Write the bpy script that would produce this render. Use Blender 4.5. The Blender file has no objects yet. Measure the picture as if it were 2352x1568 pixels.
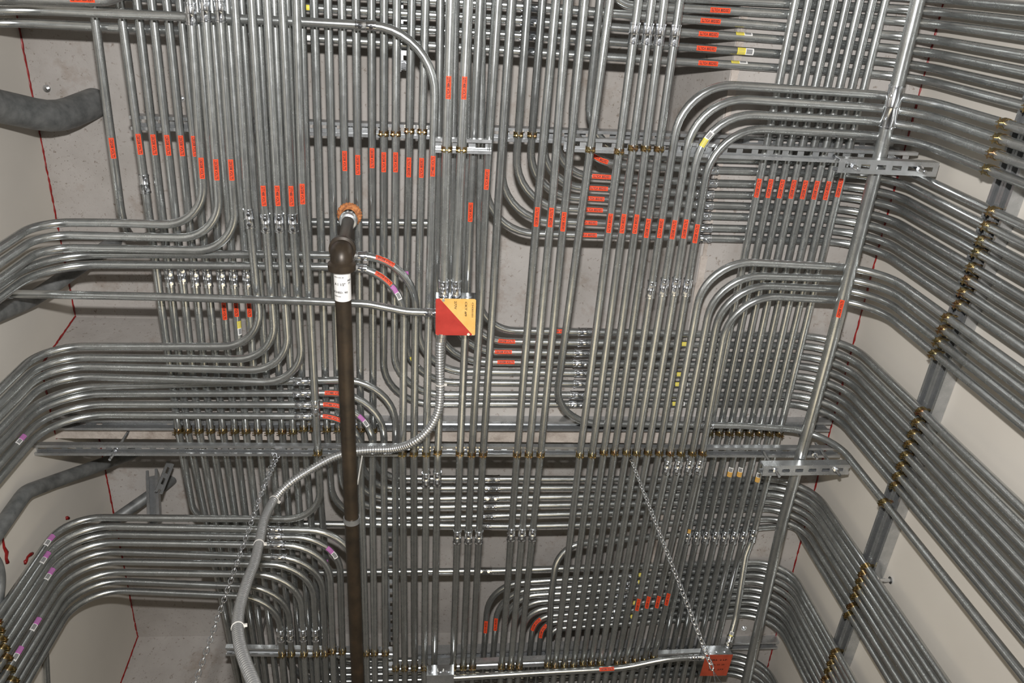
import bpy, math, random
from mathutils import Vector, Matrix
random.seed(7)
S = bpy.context.scene
C = S.collection
V = Vector
# ---------------------------------------------------------------- camera
EYE = 1.6                       # height of the lens above the floor
FPX = 1842.6
BX = V((0.99586852, 0.0193242, 0.08872689))     # room axes seen in camera axes (right, down, forward)
BY = V((-0.05575338, 0.90136162, 0.42946337))
BZ = V((-0.07167598, -0.43263588, 0.89871506))
R_ = V((BX[0], BY[0], BZ[0])); D_ = V((BX[1], BY[1], BZ[1])); F_ = V((BX[2], BY[2], BZ[2]))
cam = bpy.data.cameras.new('camera'); cam.sensor_width = 36; cam.lens = 36 * FPX / 2352; cam.clip_start = .02; cam.clip_end = 100
co = bpy.data.objects.new('camera', cam); C.objects.link(co)
co.matrix_world = Matrix(((R_.x, -D_.x, -F_.x, 0), (R_.y, -D_.y, -F_.y, 0), (R_.z, -D_.z, -F_.z, EYE), (0, 0, 0, 1)))
S.camera = co
EYEP = V((0, 0, EYE))
# ---------------------------------------------------------------- light: the flash on top of the camera, plus the dim room
w = bpy.data.worlds.new('room_dark'); S.world = w; w.use_nodes = True
w.node_tree.nodes['Background'].inputs[0].default_value = (.9, .95, 1, 1)
w.node_tree.nodes['Background'].inputs[1].default_value = 0.02
fl = bpy.data.lights.new('camera_flash', 'AREA'); fl.shape = 'RECTANGLE'; fl.size = .07; fl.size_y = .045; fl.energy = 88; fl.color = (1, .985, .97)
fo = bpy.data.objects.new('camera_flash', fl); C.objects.link(fo)
fo.matrix_world = co.matrix_world.copy(); fo.location = EYEP - D_ * .25 - F_ * .02
S.view_settings.view_transform = 'Standard'; S.view_settings.look = 'None'
S.view_settings.exposure = 0; S.view_settings.gamma = 1; S.view_settings.use_curve_mapping = False

# ---------------------------------------------------------------- measuring: a point of the photograph on a level or wall of the room
def ray(px, py):
    return (R_ * (px - 1176) + D_ * (py - 784) + F_ * FPX)
def P(px, py, z):
    r = ray(px, py); return V((0, 0, EYE)) + r * (z / r.z)
def PX(px, py, x):
    r = ray(px, py); return V((0, 0, EYE)) + r * (x / r.x)
def proj(p):
    q = p - EYEP; f = q.dot(F_)
    return 1176 + FPX * q.dot(R_) / f, 784 + FPX * q.dot(D_) / f
def H(z): return EYE + z
def ey(cl, z, y):                # column line (x1,y1,x2,y2) in the photograph, at level z: its point at room y
    a = P(cl[0], cl[1], z); b = P(cl[2], cl[3], z); t = (y - a.y) / (b.y - a.y); return a.lerp(b, t)
def ex(rl, z, x):
    a = P(rl[0], rl[1], z)
    if len(rl) == 2: return V((x, a.y, a.z))
    b = P(rl[2], rl[3], z); t = (x - a.x) / (b.x - a.x); return a.lerp(b, t)
def corner(cl, rl, z):
    a = P(cl[0], cl[1], z); b = P(cl[2], cl[3], z); p = ex(rl, z, 0); q = ex(rl, z, 1)
    y = p.y
    for _ in range(4):
        t = (y - a.y) / (b.y - a.y); x = a.x + (b.x - a.x) * t; y = p.y + (q.y - p.y) * x
    return V((x, y, H(z)))
VPX, VPY = 870., 4850.
def down(x, y):                  # a lengthwise line known by one point
    return (x, y, x + (VPX - x) * 600 / (VPY - y), y + 600)

# ---------------------------------------------------------------- materials
def mat(name, col, rough=.5, metal=0., nodes=None):
    m = bpy.data.materials.new(name); m.use_nodes = True; b = m.node_tree.nodes['Principled BSDF']
    b.inputs['Base Color'].default_value = (*col, 1); b.inputs['Roughness'].default_value = rough; b.inputs['Metallic'].default_value = metal
    if nodes: nodes(m.node_tree, b)
    return m
def N(t, k, **kw):
    n = t.nodes.new(k)
    for a, v in kw.items():
        if hasattr(n, a): setattr(n, a, v)
        else: n.inputs[a].default_value = v
    return n
def noise(t, scale, detail=4, rough=.6, vec=None):
    n = t.nodes.new('ShaderNodeTexNoise'); n.inputs['Scale'].default_value = scale; n.inputs['Detail'].default_value = detail; n.inputs['Roughness'].default_value = rough
    if vec is None:
        g = t.nodes.new('ShaderNodeNewGeometry'); vec = g.outputs['Position']
    t.links.new(vec, n.inputs['Vector']); return n
def ramp(t, src, stops):
    r = t.nodes.new('ShaderNodeValToRGB'); e = r.color_ramp.elements
    e[0].position, e[0].color = stops[0][0], (*stops[0][1], 1); e[1].position, e[1].color = stops[-1][0], (*stops[-1][1], 1)
    for p, c in stops[1:-1]:
        q = e.new(p); q.color = (*c, 1)
    t.links.new(src, r.inputs[0]); return r
def mixc(t, fac, a, b, mode='MIX'):
    m = t.nodes.new('ShaderNodeMix'); m.data_type = 'RGBA'; m.blend_type = mode
    if hasattr(fac, 'links') or hasattr(fac, 'is_linked'): t.links.new(fac, m.inputs[0])
    else: m.inputs[0].default_value = fac
    t.links.new(a, m.inputs[6])
    if isinstance(b, tuple): m.inputs[7].default_value = (*b, 1)
    else: t.links.new(b, m.inputs[7])
    return m.outputs[2]
def bump(t, b, h, s, d=.002):
    n = t.nodes.new('ShaderNodeBump'); n.inputs['Strength'].default_value = s; n.inputs['Distance'].default_value = d
    t.links.new(h, n.inputs['Height']); t.links.new(n.outputs[0], b.inputs['Normal'])

def galv(dark, light, r0, r1, met):
    def f(t, b):
        oi = t.nodes.new('ShaderNodeObjectInfo')
        n = noise(t, 35, 4, .55)
        r = ramp(t, n.outputs['Fac'], [(.3, dark), (.7, light)])
        pass
        v = t.nodes.new('ShaderNodeMapRange'); v.inputs[3].default_value = .82; v.inputs[4].default_value = 1.12
        t.links.new(oi.outputs['Random'], v.inputs[0])
        k = t.nodes.new('ShaderNodeVectorMath'); k.operation = 'SCALE'; t.links.new(r.outputs[0], k.inputs[0]); t.links.new(v.outputs[0], k.inputs['Scale'])
        t.links.new(k.outputs[0], b.inputs['Base Color'])
        n2 = noise(t, 14, 6, .7)
        q = t.nodes.new('ShaderNodeMapRange'); q.inputs[1].default_value = .35; q.inputs[2].default_value = .65; q.inputs[3].default_value = r0; q.inputs[4].default_value = r1
        t.links.new(n2.outputs['Fac'], q.inputs[0]); t.links.new(q.outputs[0], b.inputs['Roughness'])
        b.inputs['Metallic'].default_value = met
        pass
    return f
M = {}
M['steel'] = mat('galvanised_conduit', (.5, .5, .5), nodes=galv((.43, .445, .44), (.53, .545, .54), .23, .30, .9))
M['strut'] = mat('galvanised_channel', (.5, .5, .5), nodes=galv((.46, .475, .48), (.58, .59, .60), .24, .34, .8))
M['zinc'] = mat('bright_zinc', (.75, .77, .8), .18, 1)
M['dull'] = mat('dull_rigid_conduit', (.16, .165, .165), .5, .35, lambda t, b: (t.links.new(ramp(t, noise(t, 25, 6).outputs['Fac'], [(.3, (.10, .105, .105)), (.75, (.24, .245, .24))]).outputs[0], b.inputs['Base Color'])))
def gold(t, b):
    n = noise(t, 45, 3); r = ramp(t, n.outputs['Fac'], [(.3, (.26, .12, .07)), (.5, (.36, .26, .11)), (.7, (.22, .20, .11))])
    t.links.new(r.outputs[0], b.inputs['Base Color'])
M['gold'] = mat('yellow_chromate_steel', (.6, .42, .15), .28, .95, gold)
M['iron'] = mat('black_iron', (.035, .026, .018), .42, .3, lambda t, b: t.links.new(ramp(t, noise(t, 12, 6, .7).outputs['Fac'], [(.35, (.022, .017, .012)), (.62, (.05, .035, .022)), (.8, (.09, .05, .028))]).outputs[0], b.inputs['Base Color']))
M['rust'] = mat('rusted_iron', (.35, .13, .04), .8, .1, lambda t, b: t.links.new(ramp(t, noise(t, 120, 4).outputs['Fac'], [(.3, (.16, .05, .02)), (.7, (.55, .22, .07))]).outputs[0], b.inputs['Base Color']))
M['flex'] = mat('flexible_steel', (.62, .63, .64), .28, .9)
M['orange'] = mat('orange_vinyl', (.78, .062, .012), .5)
M['ink'] = mat('black_ink', (.012, .01, .01), .6)
M['yellow'] = mat('yellow_sticker', (.72, .60, .05), .5)
M['amber'] = mat('amber_sticker', (.72, .38, .04), .5)
M['white'] = mat('white_sticker', (.75, .74, .72), .5)
M['greyp'] = mat('grey_print', (.22, .22, .22), .6)
M['purple'] = mat('purple_sticker', (.48, .12, .42), .5)
def paintn(c1, c2):
    return lambda t, b: t.links.new(ramp(t, noise(t, 30, 4).outputs['Fac'], [(.3, c1), (.7, c2)]).outputs[0], b.inputs['Base Color'])
M['redp'] = mat('red_paint', (.5, .03, .02), .45, 0, paintn((.34, .020, .014), (.44, .034, .024)))
M['yelp'] = mat('yellow_paint', (.8, .5, .12), .45, 0, paintn((.66, .37, .09), (.76, .46, .15)))
M['orap'] = mat('orange_red_paint', (.5, .08, .03), .5, 0, paintn((.34, .05, .022), (.44, .075, .035)))
M['pencil'] = mat('marker_ink', (.10, .06, .02), .6)
M['nylon'] = mat('white_nylon', (.6, .58, .54), .45)
M['blue'] = mat('blue_wire', (.02, .12, .5), .4)
def redcaulk(t, b):
    t.links.new(ramp(t, noise(t, 60, 4).outputs['Fac'], [(.3, (.13, .004, .004)), (.7, (.27, .010, .009))]).outputs[0], b.inputs['Base Color'])
M['caulk'] = mat('red_firestop', (.3, .01, .01), .35, 0, redcaulk)
def conc(t, b):
    a = noise(t, 2.2, 6, .6); r = ramp(t, a.outputs['Fac'], [(.28, (.27, .248, .225)), (.5, (.365, .34, .318)), (.72, (.44, .415, .392))])
    s = noise(t, 55, 3, .7); r2 = ramp(t, s.outputs['Fac'], [(.30, (.45, .38, .32)), (.40, (1, 1, 1))])
    c = mixc(t, .8, r.outputs[0], r2.outputs[0], 'MULTIPLY')
    k = noise(t, 6, 5, .7); r3 = ramp(t, k.outputs['Fac'], [(.56, (1, 1, 1)), (.74, (.60, .49, .40))])
    c = mixc(t, .7, c, r3.outputs[0], 'MULTIPLY')
    # small pits
    vo = t.nodes.new('ShaderNodeTexVoronoi'); vo.inputs['Scale'].default_value = 95; g = t.nodes.new('ShaderNodeNewGeometry'); t.links.new(g.outputs['Position'], vo.inputs['Vector'])
    r4 = ramp(t, vo.outputs['Distance'], [(.07, (.28, .22, .17)), (.17, (1, 1, 1))])
    pm = noise(t, 3.5, 3); r5 = ramp(t, pm.outputs['Fac'], [(.50, (0, 0, 0)), (.62, (1, 1, 1))])
    mm = t.nodes.new('ShaderNodeMix'); mm.data_type = 'RGBA'; mm.blend_type = 'MULTIPLY'
    t.links.new(r5.outputs[0], mm.inputs[0]); t.links.new(c, mm.inputs[6]); t.links.new(r4.outputs[0], mm.inputs[7])
    t.links.new(mm.outputs[2], b.inputs['Base Color']); bump(t, b, s.outputs['Fac'], .35, .003)
M['concrete'] = mat('form_cast_concrete', (.4, .37, .34), .85, 0, conc)
def rough_conc(t, b):
    a = noise(t, 9, 8, .75); r = ramp(t, a.outputs['Fac'], [(.3, (.22, .18, .15)), (.5, (.42, .37, .33)), (.7, (.52, .47, .43))]); t.links.new(r.outputs[0], b.inputs['Base Color']); bump(t, b, a.outputs['Fac'], .8, .01)
M['rough_concrete'] = mat('rough_concrete', (.4, .36, .33), .9, 0, rough_conc)
def wallm(t, b):
    a = noise(t, 1.3, 4); t.links.new(ramp(t, a.outputs['Fac'], [(.3, (.53, .495, .445)), (.7, (.59, .555, .50))]).outputs[0], b.inputs['Base Color'])
    s = noise(t, 220, 2); bump(t, b, s.outputs['Fac'], .12, .001)
M['wall'] = mat('cream_drywall', (.53, .49, .43), .75, 0, wallm)
M['floor'] = mat('floor_concrete', (.22, .21, .2), .7, 0, paintn((.16, .155, .15), (.26, .25, .24)))

# ---------------------------------------------------------------- mesh helpers
class MB:
    def __init__(s): s.v = []; s.f = []; s.m = []
    def add(s, vs, fs, mi=0):
        o = len(s.v); s.v += [tuple(p) for p in vs]; s.f += [tuple(i + o for i in f) for f in fs]; s.m += [mi] * len(fs)
    def box(s, c, d, X=V((1, 0, 0)), Y=V((0, 1, 0)), Z=V((0, 0, 1)), mi=0):
        c = V(c); vs = [c + X * (i * d[0] / 2) + Y * (j * d[1] / 2) + Z * (k * d[2] / 2) for i in (-1, 1) for j in (-1, 1) for k in (-1, 1)]
        s.add(vs, [(0, 1, 3, 2), (4, 6, 7, 5), (0, 4, 5, 1), (2, 3, 7, 6), (0, 2, 6, 4), (1, 5, 7, 3)], mi)
    def cyl(s, a, b, r, n=12, mi=0, r2=None, cap=True):
        a = V(a); b = V(b); t = (b - a).normalized(); u = t.orthogonal().normalized(); w2 = t.cross(u); r2 = r if r2 is None else r2
        vs = []
        for p, q in ((a, r), (b, r2)):
            for k in range(n):
                g = 2 * math.pi * k / n; vs.append(p + (u * math.cos(g) + w2 * math.sin(g)) * q)
        fs = [(k, (k + 1) % n, n + (k + 1) % n, n + k) for k in range(n)]
        if cap: fs += [tuple(range(n))[::-1], tuple(range(n, 2 * n))]
        s.add(vs, fs, mi)
    def lathe(s, a, t, prof, n=16, mi=0):         # prof: (distance along t, radius)
        a = V(a); t = V(t).normalized(); u = t.orthogonal().normalized(); w2 = t.cross(u); vs = []; fs = []
        for d, r in prof:
            for k in range(n):
                g = 2 * math.pi * k / n; vs.append(a + t * d + (u * math.cos(g) + w2 * math.sin(g)) * r)
        for i in range(len(prof) - 1):
            for k in range(n): fs.append((i * n + k, i * n + (k + 1) % n, (i + 1) * n + (k + 1) % n, (i + 1) * n + k))
        s.add(vs, fs, mi)
    def mesh(s, name, mats, smooth=False, org=None):
        m = bpy.data.meshes.new(name)
        vs = s.v if org is None else [tuple(V(p) - org) for p in s.v]
        m.from_pydata(vs, [], s.f)
        for q in mats: m.materials.append(q)
        m.polygons.foreach_set('material_index', s.m)
        if smooth: m.polygons.foreach_set('use_smooth', [True] * len(s.f)); 
        m.update(); return m
def sharp(m, ang=40):
    try: m.set_sharp_from_angle(angle=math.radians(ang))
    except Exception: pass
    return m
def link(name, me, parent=None, loc=None):
    o = bpy.data.objects.new(name, me); C.objects.link(o)
    if parent is not None: o.parent = parent
    if loc is not None: o.location = loc
    return o
def org_of(o):
    p = V((0, 0, 0))
    while o is not None: p = p + o.location; o = o.parent
    return p
def part(name, mb, mats, parent, smooth=False, at=None):
    po = org_of(parent); at = po if at is None else at
    me = mb.mesh(name, mats, smooth, at)
    if smooth: sharp(me)
    return link(name, me, parent, at - po)
def tag(o, label, cat, group=None):
    o['label'] = label; o['category'] = cat
    if group: o['group'] = group
    return o
def struct(name, mb, mats, smooth=False):
    o = link(name, mb.mesh(name, mats, smooth)); o['kind'] = 'structure'; return o

# path with rounded bends
def fillet(pts, R, seg=9):
    out = [V(pts[0])]; n = len(pts)
    for i in range(1, n - 1):
        p = V(pts[i]); a = (V(pts[i - 1]) - p); b = (V(pts[i + 1]) - p); la, lb = a.length, b.length
        a /= la; b /= lb; cosang = max(-1, min(1, a.dot(b))); ang = math.acos(cosang)
        turn = math.pi - ang
        if turn < .004: out.append(p); continue
        t = R * math.tan(turn / 2); lim = min(la, lb) * .48
        if t > lim: t = lim
        r = t / math.tan(turn / 2)
        bis = (a + b).normalized(); c = p + bis * (r / math.cos(turn / 2))
        s0 = p + a * t; s1 = p + b * t; k = max(2, int(seg * turn / 1.57) + 1)
        e0 = (s0 - c).normalized(); e1 = (s1 - c).normalized(); w = math.acos(max(-1, min(1, e0.dot(e1))))
        for j in range(k + 1):
            f = j / k
            if w < 1e-5: q = e0
            else: q = (e0 * math.sin((1 - f) * w) + e1 * math.sin(f * w)) / math.sin(w)
            out.append(c + q * r)
    out.append(V(pts[-1])); return out
def tube_mb(mb, pts, r, n=14, radii=None, mi=0, cap=True):
    m = len(pts); tang = []
    for i in range(m):
        a = pts[max(0, i - 1)]; b = pts[min(m - 1, i + 1)]
        t = (b - a).normalized()
        if 0 < i < m - 1:
            t = ((pts[i] - a).normalized() + (b - pts[i]).normalized()).normalized()
        tang.append(t)
    u = tang[0].orthogonal().normalized(); vs = []; fs = []
    for i in range(m):
        t = tang[i]; u = (u - t * u.dot(t)).normalized(); w2 = t.cross(u); rr = r if radii is None else radii[i]
        for k in range(n):
            g = 2 * math.pi * k / n; vs.append(pts[i] + (u * math.cos(g) + w2 * math.sin(g)) * rr)
    for i in range(m - 1):
        for k in range(n): fs.append((i * n + k, i * n + (k + 1) % n, (i + 1) * n + (k + 1) % n, (i + 1) * n + k))
    if cap: fs += [tuple(range(n))[::-1], tuple(range((m - 1) * n, m * n))]
    mb.add(vs, fs, mi)

RC = .0123
ALL = []
class Conduit:
    pass
def conduit(pts, label, group, R=.14, r=RC, m='steel', name='conduit', cat='conduit'):
    c = Conduit(); pts = [V(p) for p in pts]
    for lim, sg in ((-.08, -1), (2.75, 1)):       # beyond the part the photograph shows, runs stay parallel
        for e, o in ((0, 1), (-1, -2)):
            A, B = pts[e], pts[o]
            if (A.y - lim) * sg > .3 and (B.y - lim) * sg < 0:
                q = B.lerp(A, (lim - B.y) / (A.y - B.y)); pts[e] = V((q.x, A.y, q.z)); pts.insert(1 if e == 0 else len(pts) - 1, q)
    c.p = fillet(pts, R); c.r = r
    c.s = [0.]
    for a, b in zip(c.p, c.p[1:]): c.s.append(c.s[-1] + (b - a).length)
    mb = MB(); tube_mb(mb, c.p, r, 16 if r < .03 else 28)
    me = mb.mesh(name, [M[m]], True, c.p[0]); sharp(me, 60)
    c.o = link(name, me, None, c.p[0].copy()); tag(c.o, label, cat, group)
    c.label = label
    # picture samples used to find the conduit nearest to a measured point
    c.q = []
    L = c.s[-1]; k = max(2, int(L / .012))
    for i in range(k + 1):
        s = L * i / k; p = at(c, s)[0]
        if (p - EYEP).dot(F_) > .2:
            x, y = proj(p); c.q.append((x, y, s, (p - EYEP).length))
    ALL.append(c); return c
def at(c, s):
    s = max(0, min(c.s[-1], s)); i = 0
    import bisect
    i = min(len(c.s) - 2, max(0, bisect.bisect_right(c.s, s) - 1))
    a, b = c.p[i], c.p[i + 1]; t = (s - c.s[i]) / max(1e-9, c.s[i + 1] - c.s[i])
    return a.lerp(b, t), (b - a).normalized()
def nearest(px, py, cands=None, horiz=None):
    best = None
    for c in (cands or ALL):
        for x, y, s, d in c.q:
            if abs(x - px) < 40 and abs(y - py) < 40:
                e = math.hypot(x - px, y - py)
                if horiz is not None:
                    T = at(c, s)[1]; p0 = at(c, s)[0]; a = proj(p0); b = proj(p0 + T * .02); dx, dy = abs(b[0] - a[0]), abs(b[1] - a[1])
                    if horiz == (dx < dy): continue
                k = max(0, e - 4) + d * 6
                if best is None or k < best[0]: best = (k, c, s, e)
    if best is None or best[3] > 26: return None
    return best[1], best[2]
def orient(c, s, d):
    p, T = at(c, s); a = proj(p); b = proj(p + T * .02); dx, dy = b[0] - a[0], b[1] - a[1]
    return {'right': dx > 0, 'left': dx < 0, 'down': dy > 0, 'up': dy < 0}[d]

# ---------------------------------------------------------------- lettering
_txt = {}
def text_geo(s):
    if s in _txt: return _txt[s]
    cu = bpy.data.curves.new('letters', 'FONT'); cu.body = s; cu.size = 1; cu.resolution_u = 2; cu.offset = .028
    o = bpy.data.objects.new('letters', cu); C.objects.link(o)
    dg = bpy.context.evaluated_depsgraph_get(); dg.update()
    me = bpy.data.meshes.new_from_object(o.evaluated_get(dg))
    vs = [tuple(v.co) for v in me.vertices]; fs = [tuple(f.vertices) for f in me.polygons]
    bpy.data.objects.remove(o); bpy.data.curves.remove(cu); bpy.data.meshes.remove(me)
    x0 = min(v[0] for v in vs); x1 = max(v[0] for v in vs); y0 = min(v[1] for v in vs); y1 = max(v[1] for v in vs)
    vs = [((v[0] - x0) / (x1 - x0) - .5, (v[1] - y0) / (y1 - y0) - .5) for v in vs]
    _txt[s] = (vs, fs); return _txt[s]
def wrap(c, s0, sgn, twist=0.):
    def f(u, v, e):
        p, T = at(c, s0 + u * sgn); n = (EYEP - p); n = (n - T * n.dot(T)).normalized(); b = n.cross(T) * sgn
        g = v / c.r + twist; return p + (n * math.cos(g) + b * math.sin(g)) * (c.r + e)
    return f
def patch(mb, f, u0, u1, v0, v1, e, mi, nu=8, nv=6):
    vs = [f(u0 + (u1 - u0) * i / nu, v0 + (v1 - v0) * j / nv, e) for i in range(nu + 1) for j in range(nv + 1)]
    fs = [(i * (nv + 1) + j, (i + 1) * (nv + 1) + j, (i + 1) * (nv + 1) + j + 1, i * (nv + 1) + j + 1) for i in range(nu) for j in range(nv)]
    mb.add(vs, fs, mi)
def vlabel(px, py, d, txt='120/208 VOLTS', twist=0., L=.060, Wd=.0135, cands=None):
    h = nearest(px, py, cands, d in ('left', 'right'))
    if h is None: print('label lost', px, py); return
    c, s = h; sg = 1 if orient(c, s, d) else -1
    f = wrap(c, s, sg, twist); mb = MB(); patch(mb, f, -L / 2, L / 2, -Wd / 2, Wd / 2, .0006, 0)
    vs, fs = text_geo(txt); mb.add([f(x * L * .90, y * Wd * .56, .0013) for x, y in vs], fs, 1)
    o = part('voltage_label', mb, [M['orange'], M['ink']], c.o, False, at(c, s)[0]); o['label'] = 'orange voltage label reading ' + txt
def sticker(px, py, d, kind='yellow', L=.05, Wd=.014, twist=0., cands=None):
    h = nearest(px, py, cands, d in ('left', 'right'))
    if h is None: print('sticker lost', px, py); return
    c, s = h; sg = 1 if orient(c, s, d) else -1; f = wrap(c, s, sg, twist); mb = MB(); a = -L / 2
    patch(mb, f, a, a + L * .5, -Wd / 2, Wd / 2, .0006, 0, 4); patch(mb, f, a + L * .5, L / 2, -Wd / 2, Wd / 2, .0006, 1, 4)
    if L > .025:
        for k in range(4): patch(mb, f, a + L * .04, a + L * .44, Wd * (-.36 + .2 * k), Wd * (-.30 + .2 * k), .0010, 2, 3, 1)
        patch(mb, f, a + L * .54, L / 2 - L * .08, -Wd * .32, Wd * .32, .0009, 2, 3, 3)
    part('paper_sticker', mb, [M[kind], M['white'], M['greyp']], c.o, False, at(c, s)[0])['label'] = kind + ' and white paper sticker'
def coupling(px, py, horiz=False, L=.056, cands=None, side=None):
    h = nearest(px, py, cands, horiz)
    if h is None: print('coupling lost', px, py); return
    c, s = h; p, T = at(c, s); r = c.r; mb = MB()
    mb.lathe(p - T * L / 2, T, [(0, r), (0, r + .0032), (.004, r + .0034), (.005, r + .0020), (L / 2 - .002, r + .0020), (L / 2, r + .0034), (L / 2 + .002, r + .0020), (L - .005, r + .0020), (L - .004, r + .0034), (L, r + .0032), (L, r)], 18)
    k = part('coupling', mb, [M['zinc']], c.o, True, p)
    n = EYEP - p; n = (n - T * n.dot(T)).normalized(); b = T.cross(n)
    if b.y > 0 and horiz: b = -b
    if side is None: g = random.uniform(.1, .6) * (-1 if horiz else random.choice((-1, 1)))
    else: g = side
    w = n * math.cos(g) + b * math.sin(g)
    for q in (-1, 1):
        sc = MB(); a = p + T * (q * L * .27) + w * (r + .001)
        sc.cyl(a, a + w * .003, .0058, 10); sc.cyl(a + w * .003, a + w * .0075, .0042, 6)
        part('set_screw', sc, [M['zinc']], k, False, a)
def clamp(px, py, N=V((0, 0, -1)), horiz=False, cands=None, Ldir=None, s=None, c=None, m='gold'):
    if c is None:
        h = nearest(px, py, cands, horiz)
        if h is None: print('clamp lost', px, py); return
        c, s = h
    p, T = at(c, s); n = (N - T * N.dot(T)).normalized(); b = n.cross(T).normalized()
    if (Ldir or V((1, 0, 0))).dot(b) < 0: b = -b
    mb = MB(); r = c.r + .0008; w = .016; t = .0018; k0, k1, ns = math.radians(14), math.radians(346), 20
    vs = []; fs = []
    for i in range(ns + 1):
        g = k0 + (k1 - k0) * i / ns; d = n * math.cos(g) + b * math.sin(g)
        for rr in (r, r + t):
            for q in (-1, 1): vs.append(p + d * rr + T * (q * w / 2))
    for i in range(ns):
        o = i * 4; fs += [(o, o + 1, o + 5, o + 4), (o + 2, o + 6, o + 7, o + 3), (o, o + 4, o + 6, o + 2), (o + 1, o + 3, o + 7, o + 5)]
    mb.add(vs, fs, 0)
    for q in (-1, 1):
        a = p + n * (r + .005) + b * (q * .0042); mb.box(a, (.0018, w * .9, .012), b, T, n)
        a = p - n * (r + .004) + b * (q * .0085); mb.box(a, (.0018, w * .7, .008), b, T, n)
    k = part('strut_clamp', mb, [M[m]], c.o, False, p); k['label'] = 'yellow-plated steel clamp'
    mb = MB(); a = p + n * (r + .006); mb.cyl(a - b * .016, a + b * .012, .0018, 8); mb.cyl(a - b * .009, a - b * .0062, .0042, 6); mb.cyl(a + b * .0052, a + b * .0075, .0044, 6)
    part('clamp_bolt', mb, [M[m]], k, False, a)

# ---------------------------------------------------------------- strut channel
def channel(a, b, Nn, name='strut_channel', label=None, group=None, W=.041, D=.041, slots=True, cat='channel', m='strut', parent=None):
    a = V(a); b = V(b); T = (b - a).normalized(); n = V(Nn); n = (n - T * n.dot(T)).normalized(); s = T.cross(n); L = (b - a).length; t = .0026
    # a, b: middle of the open side; n points out of the open side
    mb = MB(); A = a
    def bar(s0, s1, d0, d1, u0=0, u1=None):
        u1 = L if u1 is None else u1
        mb.box(A + T * ((u0 + u1) / 2) + s * ((s0 + s1) / 2) - n * ((d0 + d1) / 2), (u1 - u0, s1 - s0, d1 - d0), T, s, n)
    h = W / 2
    bar(-h, -h + t, 0, D); bar(h - t, h, 0, D)                    # flanges
    bar(-h + t, -h + .0095, 0, t); bar(h - .0095, h - t, 0, t)    # lips
    bar(-h + .0075, -h + .0095, t, .0085); bar(h - .0095, h - .0075, t, .0085)
    if not slots: bar(-h + t, h - t, D - t, D)
    else:
        sw, pitch, sl = .0065, .0476, .028
        bar(-h + t, -sw, D - t, D); bar(sw, h - t, D - t, D)
        k = 0; u = 0.
        while u < L:
            e = min(L, u + pitch - sl); bar(-sw, sw, D - t, D, u, e); u += pitch
    me = mb.mesh(name, [M[m]], False, a)
    o = link(name, me, parent, a if parent is None else a - org_of(parent))
    if label: tag(o, label, cat, group)
    return o
def nut(mb, p, n, r=.011, h=.009):
    mb.cyl(p, p + n * h, r, 6)
def rod(a, b, label, group=None, washers=(), wr=.011):
    a = V(a); b = V(b); mb = MB(); mb.cyl(a, b, .0047, 10); L = (b - a).length; T = (b - a).normalized()
    k = int(L / .0022); prof = []
    for i in range(k): prof += [(i * .0022, .0047), (i * .0022 + .0011, .0053)]
    mb.lathe(a, T, prof, 10)
    me = mb.mesh('threaded_rod', [M['zinc']], False, a); o = link('threaded_rod', me, None, a); tag(o, label, 'rod', group)
    for w in washers:
        p = a + T * w; q = MB(); q.cyl(p, p + T * .002, wr, 20); q.cyl(p + T * .002, p + T * .009, .0085, 6)
        part('washer_and_nut', q, [M['zinc']], o, False, p)
    return o

# ================================================================ THE ROOM
XL, XR = -1.337, 1.478
ZC, ZS = H(2.80), H(2.50)       # slab and beam soffit
YB, YE = -2.6, 5.2
RIBS = [(-1.90, -1.545), (-.31, .035), (1.27, 1.615), (2.85, 3.195), (4.43, 4.775)]
mb = MB()
GX0, GX1 = .775, .862           # right girder: side leans from GX0 at the slab to GX1 at the soffit
TH = .2
top = ZC + TH
# slab
mb.box(((XL + GX0) / 2 - .2, (YB + YE) / 2, ZC + TH / 2), (GX0 - XL + .6, YE - YB + .4, TH))
for y0, y1 in RIBS:             # tapered ribs running across
    a = y0 - 0.0; b = y0 + .05
    x0, x1 = XL - .15, GX1 + .02
    vs = [(x0, a, ZC + .01), (x0, b, ZS), (x0, y1 - .012, ZS), (x0, y1, ZS + .014), (x0, y1 + .02, ZC + .01)]
    vs += [(x1, p[1], p[2]) for p in vs]
    mb.add(vs, [(0, 1, 6, 5), (1, 2, 7, 6), (2, 3, 8, 7), (3, 4, 9, 8), (0, 5, 9, 4), (0, 4, 3, 2, 1), (5, 6, 7, 8, 9)])
vs = [(GX0, YB - .1, ZC + .05), (GX0, YB - .1, ZC), (GX1, YB - .1, ZS), (XR + .15, YB - .1, ZS), (XR + .15, YB - .1, ZC + .05)]
vs += [(p[0], YE + .1, p[2]) for p in vs]
mb.add(vs, [(0, 5, 6, 1), (1, 6, 7, 2), (2, 7, 8, 3), (3, 8, 9, 4), (4, 9, 5, 0), (0, 1, 2, 3, 4), (9, 8, 7, 6, 5)])
struct('ceiling', mb, [M['concrete']])
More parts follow.
